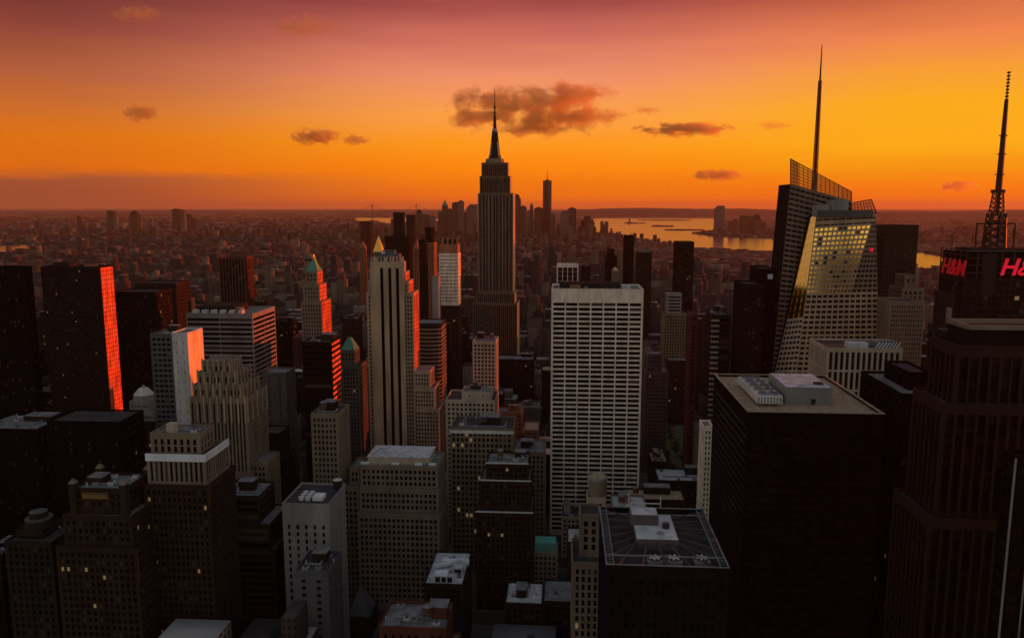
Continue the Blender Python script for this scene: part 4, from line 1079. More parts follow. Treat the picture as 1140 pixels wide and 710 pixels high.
# ------------------------------------------------------------------ distant skyline, each tower on its own
ORD = ['first', 'second', 'third', 'fourth', 'fifth', 'sixth', 'seventh', 'eighth', 'ninth', 'tenth', 'eleventh', 'twelfth', 'thirteenth', 'fourteenth', 'fifteenth', 'sixteenth', 'seventeenth', 'eighteenth']
def skyline(group, cluster, dist, rows, wall='dim', order=True):
    rows = sorted(rows); r = random.Random(cluster)
    for i, row in enumerate(rows):
        L, R, v = row[:3]; kind = row[3] if len(row) > 3 else ''
        Yd = dist * r.uniform(.94, 1.06)
        x0, z = at(L, v, Yd); x1, _ = at(R, v, Yd)
        desc = {'': 'flat-topped', 't': 'slope-topped', 's': 'spired', 'd': 'dome-topped', 'c': 'stepped'}[kind]
        e = bpy.data.objects.new('office_tower', None); scene.collection.objects.link(e); off = ((x0 + x1) / 2, Yd, 0); e.location = off
        tag(e, f'{ORD[i]} from left in {cluster}, {desc}', 'office tower', group)
        w = MB(); D = (x1 - x0) * r.uniform(.7, 1.1); wm = r.choice([wall, wall, 'brown', 'grey'])
        zt = z
        if kind == 'c': zt = z - (x1 - x0) * .6
        if kind == 't': zt = z - (x1 - x0) * .35
        w.box(x0, x1, Yd, Yd + D, 0, zt, wm)
        rw = x1 - x0
        for k in range(int(rw // 9)): w.box(x0 + 4 + k * 9, x0 + 6 + k * 9, Yd - 1, Yd - .05, 0, zt - 4, 'tan')
        w.obj('wall', e, off)
        q = MB()
        if kind == 'c': q.box(x0 + rw * .15, x1 - rw * .15, Yd + D * .1, Yd + D * .9, zt, z - rw * .2, wm); q.box(x0 + rw * .3, x1 - rw * .3, Yd + D * .3, Yd + D * .7, z - rw * .2, z, wm)
        elif kind == 't': q.hexa([(x0, Yd, zt), (x1, Yd, zt), (x1, Yd + D, zt), (x0, Yd + D, zt), (x0 + rw * .35, Yd, z), (x1, Yd, z), (x1, Yd + D, z), (x0 + rw * .35, Yd + D, z)], wm)
        elif kind == 's': q.pyr(x0, x1, Yd, Yd + D, zt, zt + rw * 1.1, 'copper', .03)
        elif kind == 'd': q.frustum((x0 + x1) / 2, Yd + D / 2, zt, zt + rw * .3, rw * .45, rw * .2, 12, 'copper')
        else: q.box(x0 + rw * .25, x1 - rw * .3, Yd + D * .25, Yd + D * .75, zt, zt + 8, 'grey')
        q.obj('tower_top', e, off)
skyline('hazy towers of the far downtown skyline, left part', 'the downtown cluster left of the great spire tower', 6100,
        [(463, 469.5, 233, 'c'), (469, 477, 239, 'd'), (478, 484.5, 241), (487.5, 492, 236), (492, 498, 229, 's'), (498, 503, 233), (503, 509.5, 225, 't'), (510, 516, 224), (516, 519.5, 237), (519, 531, 227.5, 't'), (524, 531, 240), (482, 490, 247)])
skyline('hazy towers of the far downtown skyline, right part', 'the downtown cluster right of the great spire tower', 6000,
        [(571, 579.5, 216, 'c'), (579, 586, 230), (587, 590, 235), (590, 593.5, 229, 's'), (595, 604, 231.5), (613.5, 618, 238, 'd'), (624, 633, 234.5, 't'), (632.5, 641.5, 232), (644, 664, 241, 'c'), (655, 662, 247), (668.5, 672, 247), (672, 676, 250), (600, 611, 250), (630, 638, 252)])
skyline('towers across the river beyond the left skyline', 'the row of small towers on the left horizon', 7800,
        [(118.5, 125, 235), (125, 129.5, 241), (143, 151, 234.5, 'c'), (152, 156, 246), (165.5, 169, 243), (191, 198.5, 233), (201, 205, 233.5, 't'), (206, 211, 239), (213, 216.5, 243), (85, 88, 241), (38, 41, 246), (176, 180, 247)])
skyline('towers on the far shore of the bay', 'the far shore cluster across the bay', 7400,
        [(797, 807, 229, 't'), (812, 817, 247), (817, 822, 244.5), (825, 832, 240.5), (832, 838, 241), (838.5, 848.5, 238.5, 'c'), (867, 872, 243), (849, 853, 248)])
# the tapered tower with a mast
Yw = 6000
e = bpy.data.objects.new('skyscraper', None); scene.collection.objects.link(e)
wx0, wz = at(605, 201, Yw); wx1, _ = at(613.5, 201, Yw); wc = (wx0 + wx1) / 2; wr = (wx1 - wx0) / 2 * 1.18
e.location = (wc, Yw, 0); tag(e, 'tallest tapering glass tower with a needle, alone above the far downtown skyline', 'office tower')
mb = MB(); k = mb.mi('glass_mid'); n = 8
for (z, rad, ro) in ((0, wr, 0), (40, wr, 0), (wz, wr * .78, 0)):
    pass
sq = lambda r0, rot, z: [(wc + r0 * math.cos(rot + a * math.pi / 2), Yw + 30 + r0 * math.sin(rot + a * math.pi / 2), z) for a in range(4)]
base = sq(wr * 1.3, math.pi / 4, 50); topq = sq(wr * .98, 0, wz)
mb.v = sq(wr * 1.3, math.pi / 4, 0) + base + topq
mb.f = [(i, (i + 1) % 4, 4 + (i + 1) % 4, 4 + i) for i in range(4)] + [(4 + i, 4 + (i + 1) % 4, 8 + (i + 1) % 4) for i in range(4)] + [(4 + i, 8 + (i + 1) % 4, 8 + i) for i in range(4)] + [(8, 9, 10, 11)]
mb.m = [k] * len(mb.f); mb.obj('wall', e, (wc, Yw, 0))
_, wt_ = at(609, 189, Yw); mb = MB(); mb.frustum(wc, Yw + 30, wz, wz + 6, wr * .5, wr * .5, 12, 'metal_dark'); mb.frustum(wc, Yw + 30, wz + 6, wt_, 3, 1, 8, 'metal_dark'); mb.obj('mast', e, (wc, Yw, 0))
# suspension bridge far away
Ysb = 15500
e = bpy.data.objects.new('suspension_bridge', None); scene.collection.objects.link(e)
pxs = (414.5, 463.5); tx = [at(p, 230, Ysb) for p in pxs]; e.location = (tx[0][0], Ysb, 0)
tag(e, 'faint suspension bridge with two thin towers on the left horizon', 'bridge'); offb = (tx[0][0], Ysb, 0)
zt = at(414, 227.5, Ysb)[1]; zd = at(414, 237.5, Ysb)[1]
for (x, _) in tx:
    mb = MB(); mb.box(x - 14, x - 5, Ysb - 6, Ysb + 6, 0, zt, 'metal_dark'); mb.box(x + 5, x + 14, Ysb - 6, Ysb + 6, 0, zt, 'metal_dark'); mb.box(x - 5, x + 5, Ysb - 4, Ysb + 4, zt - 20, zt - 4, 'metal_dark'); mb.obj('bridge_tower', e, offb)
mb = MB(); sp_ = tx[1][0] - tx[0][0]; mb.box(tx[0][0] - sp_ * .4, tx[1][0] + sp_ * .4, Ysb - 8, Ysb + 8, zd - 8, zd, 'metal_dark'); mb.obj('deck', e, offb)
mb = MB()
def cab(xa, za, xb, zb, sag, n=14):
    P_ = [Vector((xa + (xb - xa) * i / n, Ysb, za + (zb - za) * i / n - sag * 4 * (i / n) * (1 - i / n))) for i in range(n + 1)]
    for i in range(n): mb.bar(P_[i], P_[i + 1], 5, 'metal_dark')
cab(tx[0][0], zt, tx[1][0], zt, (zt - zd) * .85); cab(tx[0][0] - sp_ * .4, zd, tx[0][0], zt, 8); cab(tx[1][0], zt, tx[1][0] + sp_ * .4, zd, 8)
mb.obj('cable', e, offb)
# statue on its island
stx, sty = gnd(701, 248.6)
e = bpy.data.objects.new('statue', None); scene.collection.objects.link(e); e.location = (stx, sty + 60, 0)
tag(e, 'tiny statue with a raised torch on a stone pedestal on the small harbour island', 'statue'); o3 = (stx, sty + 60, 0)
mb = MB(); mb.frustum(stx, sty + 60, 6, 24, 38, 34, 11, 'tan'); mb.pyr(stx - 14, stx + 14, sty + 46, sty + 74, 24, 62, 'tan', .7); mb.obj('pedestal', e, o3)
mb = MB(); mb.frustum(stx, sty + 60, 62, 92, 8, 4.5, 10, 'copper'); mb.frustum(stx, sty + 60, 92, 97, 2, 3, 8, 'copper'); mb.frustum(stx, sty + 60, 97, 101, 3, 1.5, 8, 'copper'); mb.bar((stx - 3, sty + 60, 90), (stx - 6, sty + 60, 108), 3, 'copper'); mb.frustum(stx - 6, sty + 60, 108, 113, 2, 1, 8, 'gold'); mb.obj('figure', e, o3)

# ------------------------------------------------------------------ streets, blocks and the many ordinary buildings
def in_water(x, y, pad=0):
    for P_ in WATER:
        n = len(P_); c = False; j = n - 1
        for i in range(n):
            xi, yi = P_[i]; xj, yj = P_[j]
            if (yi > y) != (yj > y) and x < (xj - xi) * (y - yi) / (yj - yi) + xi: c = not c
            j = i
        if c: return True
    return False
def hits(x0, x1, y0, y1, pad=2):
    return any(x0 < b + pad and x1 > a - pad and y0 < d + pad and y1 > c - pad for a, b, c, d in FOOT)
def vcap(x0, x1, y0, z):
    """highest z that leaves the buildings behind it in sight"""
    a, b_ = proj(x0, y0, z), proj(x1, y0, z)
    if a is None or b_ is None: return z
    l, r = min(a[0], b_[0]), max(a[0], b_[0])
    for (L, R, vb, Yh) in KEEP:
        if Yh > y0 and l < R and r > L:
            _, zc = at((l + r) / 2, vb, y0)
            z = min(z, zc)
    return z
AVE = [-1180, -960, -740, -560, -420, -270, -98, 225, 465, 705, 945, 1185]
def streets(y0, y1, step=80): return [y for y in np.arange(y0, y1, step)]
pv = MB(); mk = MB()
for i in range(len(AVE) - 1):
    for y in streets(300, 2400):
        pv.box(AVE[i] + 13, AVE[i + 1] - 13, y + 8, y + 72, 0.0, .14, 'pavement')
o = pv.obj('pavement'); o['kind'] = 'structure'
rd = MB()
mat('paint', (.2, .2, .19), .8, var=.3, scale=1)
for a in AVE:
    rd.quad((a - 13, 250, .004), (a + 13, 250, .004), (a + 13, 2400, .004), (a - 13, 2400, .004), 'asphalt')
    for k in (-3.5, 0, 3.5):
        for y in range(260, 1500, 12): rd.quad((a + k - .08, y, .009), (a + k + .08, y, .009), (a + k + .08, y + 4, .009), (a + k - .08, y + 4, .009), 'paint')
o = rd.obj('road'); o['kind'] = 'structure'

PARK = (80, 205, 690, 900)
FOOT.append(PARK)
bk = mat('bark', (.03, .02, .014), .95); lf = mat('foliage', (.05, .055, .02), .9, var=.5, scale=.6)
lawn = sheet('lawn', [(PARK[0] + 4, PARK[2] + 4), (PARK[1] - 4, PARK[2] + 4), (PARK[1] - 4, PARK[3] - 4), (PARK[0] + 4, PARK[3] - 4)], .15, 'foliage'); lawn['kind'] = 'structure'
rt = random.Random(2)
def tree_protos(k):
    tr = MB(); tr.frustum(0, 0, 0, 5, .45, .28, 7, 'bark')
    for a in range(5):
        an = a * 1.26 + k; tr.bar((0, 0, 4.2), (2.4 * math.cos(an), 2.4 * math.sin(an), 8 + rt.random()), .22, 'bark')
    cr = MB()
    cl = [(rt.gauss(0, 1.7), rt.gauss(0, 1.7), rt.uniform(6, 12)) for _ in range(16)]
    for c in cl:
        for _ in range(34):
            p = Vector((c[0] + rt.gauss(0, .8), c[1] + rt.gauss(0, .8), c[2] + rt.gauss(0, .7))); u = Vector((rt.gauss(0, 1), rt.gauss(0, 1), rt.gauss(0, 1))).normalized() * .35; w_ = u.cross(Vector((rt.gauss(0, 1), rt.gauss(0, 1), rt.gauss(0, 1)))).normalized() * .3
            cr.quad(p - u - w_, p + u - w_, p + u + w_, p - u + w_, 'foliage')
    return tr, cr
tp = []
for k in range(3):
    tr, cr = tree_protos(k)
    tp.append((tr.obj('trunk'), cr.obj('crown')))
def place_tree(i, x, y, sc):
    e = bpy.data.objects.new('tree', None); scene.collection.objects.link(e); e.location = (x, y, .14); e.rotation_euler = (0, 0, i * 1.1); e.scale = (sc, sc, sc)
    for o_ in tp[i % 3]:
        c = o_.copy(); scene.collection.objects.link(c); c.parent = e
    tag(e, 'dark leafy tree in the small park right of the white gridded block', 'tree', 'park trees right of the white gridded block')
i = 0
for gy in range(9):
    for gx in (0, 1, 2, 5, 6, 7):
        place_tree(i, PARK[0] + 10 + gx * 15 + rt.uniform(-2, 2), PARK[2] + 14 + gy * 22 + rt.uniform(-3, 3), rt.uniform(.85, 1.25)); i += 1
for a_, b__ in tp: bpy.data.objects.remove(a_); bpy.data.objects.remove(b__)
mat('tail', (.4, .01, .01), .4, 0, .3, 0, emit=(1, .05, .03, 2.5)); mat('car_paint', (.05, .05, .055), .35, .2, .5)
mat('lamp_glow', (.6, .5, .35), .4, 0, .3, 0, emit=(1, .75, .45, 3.0))
def car(x, y, rz, lb):
    e = bpy.data.objects.new('car', None); scene.collection.objects.link(e); e.location = (x, y, .02); e.rotation_euler = (0, 0, rz)
    tag(e, lb, 'car', 'cars on the streets by the small park')
    m = MB(); m.hexa([(-.9, -2.2, .35), (.9, -2.2, .35), (.9, 2.2, .35), (-.9, 2.2, .35), (-.9, -2.15, .95), (.9, -2.15, .95), (.9, 2.15, .85), (-.9, 2.15, .85)], 'car_paint'); m.hexa([(-.8, -1.6, .94), (.8, -1.6, .94), (.8, 1.0, .9), (-.8, 1.0, .9), (-.65, -1.1, 1.45), (.65, -1.1, 1.45), (.65, .4, 1.45), (-.65, .4, 1.45)], 'glass_dark'); m.obj('body', e)
    for sx in (-.65, .65): MB().box(sx - .2, sx + .2, -2.26, -2.16, .6, .85, 'tail').obj('tail_light', e)
    for sx in (-.9, .9):
        for sy in (-1.35, 1.35):
            w_ = MB(); w_.frustum(0, 0, -.1, .1, .34, .34, 10, 'black'); o_ = w_.obj('wheel', e); o_.rotation_euler = (0, math.pi / 2, 0); o_.location = (sx, sy, .34)
for k in range(16):
    car(225 + (-5.2, -1.8, 1.8, 5.2)[k % 4], 640 + k * 21 + rt.uniform(-4, 4), 0, 'small dark car with red tail lights on the avenue right of the park')
for k in range(7):
    car(96 + k * 16 + rt.uniform(-3, 3), 905 + (k % 2) * 4, math.pi / 2, 'small dark car on the cross street behind the park')
def lamp(x, y):
    e = bpy.data.objects.new('street_lamp', None); scene.collection.objects.link(e); e.location = (x, y, .14)
    tag(e, 'tiny lit street lamp at the edge of the small park', 'street lamp', 'street lamps around the small park')
    m = MB(); m.frustum(0, 0, 0, 8, .12, .08, 6, 'metal_dark'); m.bar((0, 0, 7.8), (1.6, 0, 8.2), .1, 'metal_dark'); m.obj('pole', e)
    MB().box(1.2, 1.9, -.2, .2, 8.0, 8.2, 'lamp_glow').obj('lamp_head', e)
for k in range(8):
    lamp(PARK[0] + 1, PARK[2] + 10 + k * 26); lamp(PARK[1] - 2, PARK[2] + 20 + k * 26)

# landmarks used to say where an ordinary building stands
LM = [(30, 'the left edge slab'), (100, 'the red-ended dark slab'), (152, 'the domed tower'), (195, 'the white-banded building'), (245, 'the notched stone tower'), (300, 'the blank grey slab'),
      (345, 'the white fan-roofed block'), (390, 'the tower with the green hip'), (436, 'the striped limestone tower'), (480, 'the stepped stone annexe'), (510, 'the white-penthouse roof'), (550, 'the great spire tower'),
      (590, 'the terraced building'), (607, 'the teal mansard'), (660, 'the white gridded block'), (740, 'the truss-roofed tower'), (785, 'the slim white ribbed slab'), (850, 'the short black tower'),
      (920, 'the crystal tower'), (1000, 'the fine-patterned tower'), (1050, 'the grey gridded block'), (1110, 'the red-lettered tower')]
COL = {'black': 'black', 'tan': 'tan', 'brown': 'brown', 'redbrick': 'red brick', 'darkbrown': 'dark brown', 'grey': 'grey', 'dim': 'dusky', 'cream': 'cream', 'charcoal': 'charcoal', 'bluegrey': 'bluish', 'ochre': 'ochre', 'lightgrey': 'light grey'}
used = set(); gen = []
r = random.Random(11)
pal_near = ['dim'] * 4 + ['brown'] * 4 + ['darkbrown'] * 4 + ['charcoal'] * 3 + ['grey', 'tan', 'redbrick', 'bluegrey', 'tan', 'ochre', 'cream']
cand = []
for i in range(len(AVE) - 1):
    for y in streets(300, 1300):
        for row in (0, 1):
            x = AVE[i] + 16
            yy0 = y + 10 + row * 31
            while x < AVE[i + 1] - 26:
                w_ = min(r.choice([14, 18, 22, 28, 36, 46]), AVE[i + 1] - 16 - x)
                d_ = r.uniform(24, 30)
                big = r.random()
                h_ = r.uniform(18, 50) if big < .6 else r.uniform(45, 95) if big < .93 else r.uniform(90, 130)
                cx_ = x + w_ / 2
                dense = .9 if (cx_ < -110 or cx_ > 150) else (1.0 if y < 540 else .6)
                cand.append((x, x + w_ - .6, yy0, yy0 + d_, h_ * dense)); x += w_
NEARMASS = []; cnt = 0
for (x0, x1, y0, y1, h_) in cand:
    if hits(x0, x1, y0, y1): continue
    h_ = min(h_, vcap(x0, x1, y0, h_))
    if h_ < 7: continue
    p = proj((x0 + x1) / 2, y0, h_)
    if p is None or not (-60 < p[0] < 1200) or p[1] > 722 or x1 - x0 < 6:
        if p is not None and -300 < p[0] < 1440 and p[1] < 1200: NEARMASS.append((x0, x1, y0, y1, h_))
        continue
    dist = math.hypot((x0 + x1) / 2, y0)
    gen.append(((x1 - x0) * h_ / dist ** 2, x0, x1, y0, y1, h_, p))
gen.sort(reverse=True)
FEATS = [('one water tank', dict(n=0, tank=True, bulk=False)), ('roof penthouse', dict(n=0, tank=False, bulk=True)), ('penthouse and tank', dict(n=0, tank=True, bulk=True)),
         ('two roof units', dict(n=2, tank=False, bulk=False)), ('tank beside unit', dict(n=1, tank=True, bulk=False)), ('cluttered roof', dict(n=8, tank=True, bulk=True)),
         ('bare roof', None), ('one small roof unit', dict(n=1, tank=False, bulk=False)), ('penthouse with units', dict(n=3, tank=False, bulk=True))]
NIND = 230
for k, (a, x0, x1, y0, y1, h_, p) in enumerate(gen):
    if k >= NIND: NEARMASS.append((x0, x1, y0, y1, h_)); continue
    col = r.choice(pal_near if 190 < p[0] < 1020 else ['black', 'charcoal', 'darkbrown', 'dim', 'darkbrown']); wid = 'narrow' if x1 - x0 < 17 else 'broad' if x1 - x0 > 32 else 'plain'  # towards the sides, darker wall colours stand in for shade and vignetting
    hei = 'low' if h_ < 26 else 'tall' if h_ > 62 else 'medium'
    lm = min(LM, key=lambda q: abs(q[0] - p[0])); side = 'left of' if p[0] < lm[0] - 9 else 'right of' if p[0] > lm[0] + 9 else 'in line with'
    ctr = 380 < p[0] < 780 and p[1] > 540
    fs = [FEATS[i] for i in (2, 5, 8, 1, 3, 4)] if ctr else FEATS[:]
    r.shuffle(fs); ok = None
    for f in fs:
        lb = f'{wid} {hei} {COL[col]} block, {f[0]}, {side} {lm[1]}'.replace('plain ', '').replace('in line with', 'before')
        if lb not in used: ok = (lb, f); break
    if not ok: ok = (lb.replace('block', 'building'), f)
    used.add(ok[0]); lb, f = ok
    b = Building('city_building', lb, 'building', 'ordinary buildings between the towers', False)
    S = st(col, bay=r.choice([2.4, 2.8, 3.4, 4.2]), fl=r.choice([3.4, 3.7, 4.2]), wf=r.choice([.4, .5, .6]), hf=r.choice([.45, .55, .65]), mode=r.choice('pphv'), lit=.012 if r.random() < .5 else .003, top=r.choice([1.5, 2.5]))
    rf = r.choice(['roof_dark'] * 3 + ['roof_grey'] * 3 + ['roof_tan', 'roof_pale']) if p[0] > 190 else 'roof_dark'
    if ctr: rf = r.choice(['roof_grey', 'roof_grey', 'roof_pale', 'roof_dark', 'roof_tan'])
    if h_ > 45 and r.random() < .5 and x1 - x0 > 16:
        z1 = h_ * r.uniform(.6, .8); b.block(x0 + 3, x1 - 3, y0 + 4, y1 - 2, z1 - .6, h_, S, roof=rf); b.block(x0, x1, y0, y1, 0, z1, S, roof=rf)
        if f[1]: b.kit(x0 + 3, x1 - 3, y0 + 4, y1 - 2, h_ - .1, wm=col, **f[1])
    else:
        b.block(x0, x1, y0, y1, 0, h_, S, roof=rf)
        if f[1]: b.kit(x0, x1, y0, y1, h_ - .1, wm=col, **f[1])
    b.finish()

# the countless rest of the city
def citymat(name, walls, roofs, far):
    m = bpy.data.materials.new(name); m.use_nodes = True; t = m.node_tree; N = t.nodes.new; Lk = t.links.new
    bs = t.nodes['Principled BSDF']; bs.inputs['Specular IOR Level'].default_value = .2; bs.inputs['Roughness'].default_value = .7
    g = N('ShaderNodeNewGeometry')
    def rampn(cols):
        q = N('ShaderNodeValToRGB'); q.color_ramp.interpolation = 'CONSTANT'; e = q.color_ramp.elements
        while len(e) < len(cols): e.new(.5)
        for i, c in enumerate(cols): e[i].position = i / len(cols); e[i].color = (*c, 1)
        return q
    wr_ = rampn(walls); Lk(g.outputs['Random Per Island'], wr_.inputs[0])
    mu = N('ShaderNodeMath'); mu.operation = 'MULTIPLY'; mu.inputs[1].default_value = 7.31; Lk(g.outputs['Random Per Island'], mu.inputs[0])
    fr = N('ShaderNodeMath'); fr.operation = 'FRACT'; Lk(mu.outputs[0], fr.inputs[0])
    rf = rampn(roofs); Lk(fr.outputs[0], rf.inputs[0])
    sp = N('ShaderNodeSeparateXYZ'); Lk(g.outputs['Position'], sp.inputs[0]); sn = N('ShaderNodeSeparateXYZ'); Lk(g.outputs['True Normal'], sn.inputs[0])
    def mth(op, a, b=None):
        n = N('ShaderNodeMath'); n.operation = op
        for i, v in enumerate((a, b)):
            if v is None: continue
            if hasattr(v, 'is_linked'): Lk(v, n.inputs[i])
            else: n.inputs[i].default_value = v
        return n.outputs[0]
    xy = mth('ADD', sp.outputs[0], sp.outputs[1])
    per = mth('ADD', mth('MULTIPLY', fr.outputs[0], 1.8), 2.4)
    wx = mth('GREATER_THAN', mth('FRACT', mth('DIVIDE', xy, per)), .45)
    wz = mth('GREATER_THAN', mth('FRACT', mth('DIVIDE', sp.outputs[2], 3.7)), .45)
    up = mth('GREATER_THAN', sn.outputs[2], .5)
    win = mth('MULTIPLY', mth('MULTIPLY', wx, wz), mth('SUBTRACT', 1.0, up))
    x1 = N('ShaderNodeMix'); x1.data_type = 'RGBA'; Lk(win, x1.inputs[0]); Lk(wr_.outputs[0], x1.inputs[6]); x1.inputs[7].default_value = (.008, .008, .008, 1)
    x2 = N('ShaderNodeMix'); x2.data_type = 'RGBA'; Lk(up, x2.inputs[0]); Lk(x1.outputs[2], x2.inputs[6]); Lk(rf.outputs[0], x2.inputs[7])
    Lk(x2.outputs[2], bs.inputs['Base Color'])
    M[name] = m; return m
citymat('city_near', [(0.078, 0.058, 0.039), (0.039, 0.027, 0.022), (0.023, 0.022, 0.020), (0.125, 0.094, 0.062), (0.055, 0.023, 0.017), (0.031, 0.031, 0.033), (0.172, 0.140, 0.101), (0.020, 0.016, 0.014)],
        [(0.023, 0.023, 0.025), (0.039, 0.039, 0.043), (0.016, 0.016, 0.016), (0.125, 0.133, 0.148), (0.031, 0.027, 0.023), (0.062, 0.055, 0.047), (0.023, 0.023, 0.023), (0.234, 0.242, 0.257)], False)
citymat('city_far', [(0.047, 0.031, 0.023), (0.027, 0.017, 0.012), (0.016, 0.012, 0.011), (0.086, 0.062, 0.043), (0.062, 0.023, 0.016), (0.017, 0.017, 0.017), (0.125, 0.094, 0.062), (0.012, 0.010, 0.009), (0.218, 0.187, 0.148)],
        [(0.023, 0.023, 0.023), (0.039, 0.035, 0.031), (0.016, 0.016, 0.016), (0.156, 0.156, 0.164), (0.031, 0.027, 0.023), (0.055, 0.047, 0.039), (0.020, 0.020, 0.020), (0.351, 0.351, 0.359)], True)
def massobj(name, boxes, m, label):
    a = np.array(boxes, dtype=np.float32); n = len(a)
    x0, x1, y0, y1, z0, z1 = a.T
    V = np.stack([np.stack(c, -1) for c in ((x0, y0, z0), (x1, y0, z0), (x1, y1, z0), (x0, y1, z0), (x0, y0, z1), (x1, y0, z1), (x1, y1, z1), (x0, y1, z1))], 1).reshape(-1, 3)
    Fq = np.array([[4, 5, 6, 7], [0, 1, 5, 4], [1, 2, 6, 5], [2, 3, 7, 6], [3, 0, 4, 7]])
    Fi = (np.arange(n)[:, None, None] * 8 + Fq[None]).reshape(-1)
    me = bpy.data.meshes.new(name); me.vertices.add(n * 8); me.vertices.foreach_set('co', V.ravel())
    nf = n * 5; me.loops.add(nf * 4); me.loops.foreach_set('vertex_index', Fi.astype(np.int32))
    me.polygons.add(nf); me.polygons.foreach_set('loop_start', (np.arange(nf) * 4).astype(np.int32)); me.polygons.foreach_set('loop_total', np.full(nf, 4, np.int32))
    me.update(calc_edges=True); me.materials.append(M[m])
    o = bpy.data.objects.new(name, me); scene.collection.objects.link(o); o['kind'] = 'stuff'; o['label'] = label
    return o
boxes = []; r = random.Random(5)
def addb(x0, x1, y0, y1, h, roofgear=True):
    boxes.append((x0, x1, y0, y1, 0, h))
    w, d = x1 - x0, y1 - y0
    if roofgear and w > 8 and d > 8:
        if h > 25 and r.random() < .4:
            s_ = r.uniform(.1, .22); h2 = h * r.uniform(1.08, 1.3)
            boxes.append((x0 + w * s_, x1 - w * s_, y0 + d * s_, y1 - d * s_, h, h2)); 
        for k in range(r.choice([1, 2, 3])):
            ux, uy = r.uniform(x0 + 1, x1 - 6), r.uniform(y0 + 1, y1 - 6)
            boxes.append((ux, ux + r.uniform(2, 5), uy, uy + r.uniform(2, 5), h, h + r.uniform(2, 4.5)))
for (x0, x1, y0, y1, h_) in NEARMASS: addb(x0, x1, y0, y1, h_)
# from 1300 m to the far shore
def fov_ok(x, y, pad=1.07): 
    a = math.atan2(x, y); return -math.radians(38.5) * pad < a < math.radians(31.5) * pad
y = 1300.0
while y < 5200:
    blk = 80
    for row in (0, 1):
        yy = y + 8 + row * 32
        lim = yy * .86 + 60
        x = -lim
        while x < lim * .74:
            w_ = r.choice([12, 16, 20, 26, 34]) * (1 if y < 2600 else 1.5)
            if (x // 240) != ((x + 22) // 240): x += 24; continue
            if r.random() < .93 and fov_ok(x, yy) and not in_water(x, yy) and not in_water(x + w_, yy + 30) and not hits(x, x + w_, yy, yy + 26, 0):
                q = r.random()
                mid = math.exp(-((x - 100) / 900) ** 2)
                if y < 2300: h_ = r.uniform(16, 45) if q < .7 else r.uniform(40, 85) if q < .97 else r.uniform(80, 125)
                else: h_ = r.uniform(10, 24) if q < .84 else r.uniform(24, 50) if q < .975 else r.uniform(45, 80)
                h_ *= (.75 + .3 * mid)
                if yy > 2900 and x > yy * .06: h_ = min(h_, r.uniform(8, 17))
                h_ = vcap(x, x + w_, yy, h_)
                if h_ > 4: addb(x, x + w_ - .5, yy, yy + r.uniform(20, 28), h_, y < 3600)
            x += w_
    y += blk
massobj('city_blocks', boxes, 'city_near', 'dense uncountable roofs of the city stretching away between the towers')
boxes = []
y = 5200.0
while y < 30000:
    stp = 35 if y < 7500 else 60 if y < 10000 else 110 if y < 15000 else 260
    lim = y * .86 + 60; x = -lim
    while x < lim * .76:
        w_ = r.uniform(.35, .9) * stp
        if r.random() < .8 and fov_ok(x, y) and not in_water(x, y) and not in_water(x + w_, y):
            q = r.random()
            h_ = r.uniform(7, 16) if q < .86 else r.uniform(16, 35) if q < .982 else r.uniform(35, 75)
            if y > 9000: h_ = min(h_, 38)
            p = proj(x, y, 0)
            if p and 640 < p[0] < 1060 and y > 8000: h_ = min(h_, 12)
            if y < 6800 and 380 < (p[0] if p else 0) < 690: h_ *= 2.0
            boxes.append((x, x + w_, y, y + r.uniform(.4, .8) * stp, 0, h_))
        x += w_ + stp * .25
    y += stp
massobj('distant_city', boxes, 'city_far', 'far hazy carpet of low buildings running to the horizon')
print('mass', len(boxes), 'generic', min(NIND, len(gen)), 'of', len(gen))

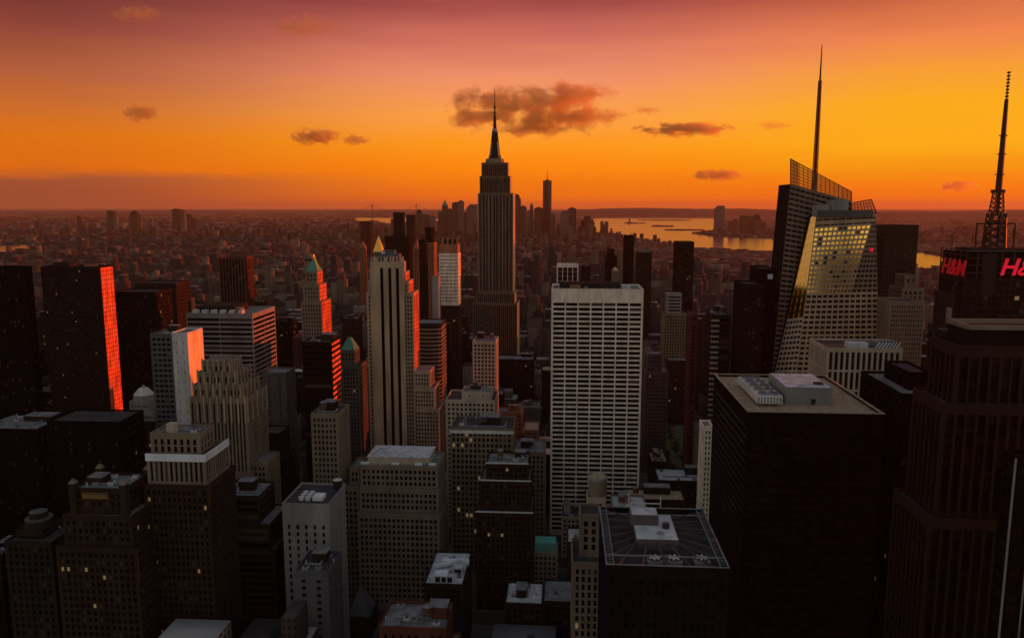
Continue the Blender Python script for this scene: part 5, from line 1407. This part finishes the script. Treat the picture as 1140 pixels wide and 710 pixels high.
# ------------------------------------------------------------------ clouds (volumes above the haze)
def cloud(label, px, py, wpx, hpx, Yc_, lobes, dens=.008, seed=0, name='cloud', nsc=2.6, th=.12):
    if seed > 1: dens *= 2.2; wpx *= 1.12; hpx *= 1.15
    x, z = at(px, py, Yc_); sx, sz = wpx / 2 * Yc_ / F, hpx / 2 * Yc_ / F; sy = sx * .5
    bm_v = []; mb = MB(); n1, n2 = 20, 10
    for i in range(n2 + 1):
        ph = -math.pi / 2 + math.pi * i / n2
        for j in range(n1):
            a = 2 * math.pi * j / n1; mb.v.append((math.cos(ph) * math.cos(a), math.cos(ph) * math.sin(a), math.sin(ph)))
    for i in range(n2):
        for j in range(n1): mb.f.append((i * n1 + j, i * n1 + (j + 1) % n1, (i + 1) * n1 + (j + 1) % n1, (i + 1) * n1 + j))
    m = bpy.data.materials.new('cloud_vapour'); m.use_nodes = True; t = m.node_tree; t.nodes.clear(); N = t.nodes.new; Lk = t.links.new
    mb.m = [0] * len(mb.f); mb.mats = [m]
    o = mb.obj(name); o.location = (x, Yc_, z); o.scale = (sx, sy, sz)
    tcn = N('ShaderNodeTexCoord')
    nz1 = N('ShaderNodeTexNoise'); nz1.inputs['Scale'].default_value = nsc; nz1.inputs['Detail'].default_value = 6; nz1.inputs['Roughness'].default_value = .62
    mpn = N('ShaderNodeMapping'); mpn.inputs['Location'].default_value = (seed * 3.7, seed * 1.3, 0); mpn.inputs['Scale'].default_value = (1.4, .8, .75)
    Lk(tcn.outputs['Object'], mpn.inputs[0]); Lk(mpn.outputs[0], nz1.inputs['Vector'])
    def mth(op, a, b=None):
        n = N('ShaderNodeMath'); n.operation = op
        for i, v in enumerate((a, b)):
            if v is None: continue
            if hasattr(v, 'is_linked'): Lk(v, n.inputs[i])
            else: n.inputs[i].default_value = v
        return n.outputs[0]
    best = None
    for (lx, lz_, rx, rz) in lobes:
        sub = N('ShaderNodeVectorMath'); sub.operation = 'SUBTRACT'; Lk(tcn.outputs['Object'], sub.inputs[0]); sub.inputs[1].default_value = (lx, 0, lz_)
        ml = N('ShaderNodeVectorMath'); ml.operation = 'MULTIPLY'; Lk(sub.outputs[0], ml.inputs[0]); ml.inputs[1].default_value = (1 / rx, 1.4, 1 / rz)
        ln = N('ShaderNodeVectorMath'); ln.operation = 'LENGTH'; Lk(ml.outputs[0], ln.inputs[0])
        f = mth('SUBTRACT', 1.0, ln.outputs['Value'])
        best = f if best is None else mth('MAXIMUM', best, f)
    d = mth('ADD', best, mth('MULTIPLY', mth('SUBTRACT', nz1.outputs['Fac'], .5), 3.3))
    d = mth('SUBTRACT', d, th)
    cl = N('ShaderNodeClamp'); Lk(mth('MULTIPLY', d, 3.5), cl.inputs[0])
    dn = mth('MULTIPLY', cl.outputs[0], dens)
    v = N('ShaderNodeVolumePrincipled'); v.inputs['Color'].default_value = (1.0, .74, .36, 1); v.inputs['Anisotropy'].default_value = .55
    Lk(dn, v.inputs['Density']); oo = N('ShaderNodeOutputMaterial'); Lk(v.outputs[0], oo.inputs['Volume'])
    tag(o, label, 'cloud', 'clouds at sunset')
    return o
cloud('large glowing orange and brown cloud around the tip of the tall spire', 600, 126, 222, 88, 9000,
      [(-.45, .30, .55, .40), (-.12, .22, .6, .50), (.32, .38, .42, .42), (-.55, -.10, .45, .34), (.0, -.12, .75, .42), (.42, -.12, .5, .30), (-.05, -.40, .5, .26)], dens=.0075, seed=1, nsc=3.6, th=.36)
cloud('small orange puff alone in the left sky', 157, 126, 40, 20, 9500, [(0, 0, .95, .8)], dens=.006, seed=2)
cloud('small low cloud left of the spire, larger of a pair', 354, 152, 56, 24, 9500, [(-.1, 0, .9, .7)], dens=.006, seed=3)
cloud('tiny cloud wisp right of the pair left of the spire', 396, 156, 32, 13, 9500, [(0, 0, .9, .8)], dens=.006, seed=4)
cloud('flat orange cloud streak right of the large cloud', 760, 144, 100, 22, 9500, [(.1, 0, .9, .6)], dens=.005, seed=5)
cloud('small flat dark cloud below the streak, left of the crystal tower', 798, 195, 58, 19, 9500, [(0, 0, .9, .6)], dens=.006, seed=6)
cloud('small dark cloud between the two masts', 1067, 207, 42, 18, 9500, [(-.1, 0, .8, .7)], dens=.006, seed=7)
cloud('faint wisp just right of the large cloud', 720, 123, 34, 12, 9500, [(0, 0, .9, .7)], dens=.003, seed=8)
cloud('faint wisp near the crystal tower mast', 862, 140, 40, 12, 9500, [(0, 0, .9, .7)], dens=.002, seed=9)
cloud('dim reddish cloud at the top left', 152, 16, 60, 22, 9500, [(0, 0, .9, .7)], dens=.002, seed=10)
cloud('dim reddish streak of cloud at the top, left of centre', 338, 30, 74, 34, 9500, [(0, 0, .9, .6)], dens=.002, seed=11)

# ------------------------------------------------------------------ haze
hm = bpy.data.materials.new('haze_air'); hm.use_nodes = True; t = hm.node_tree; t.nodes.clear()
v = t.nodes.new('ShaderNodeVolumePrincipled'); v.inputs['Color'].default_value = (.74, .48, .28, 1); v.inputs['Density'].default_value = 1.75e-5; v.inputs['Anisotropy'].default_value = .25
oo = t.nodes.new('ShaderNodeOutputMaterial'); t.links.new(v.outputs[0], oo.inputs['Volume'])
mb = MB(); mb.mats = [hm]
mb.box(-66000, 66000, -2500, 66000, -1, 480, hm)
h_ = mb.obj('haze'); h_['kind'] = 'stuff'; h_['label'] = 'thin orange evening haze filling the air over the city'
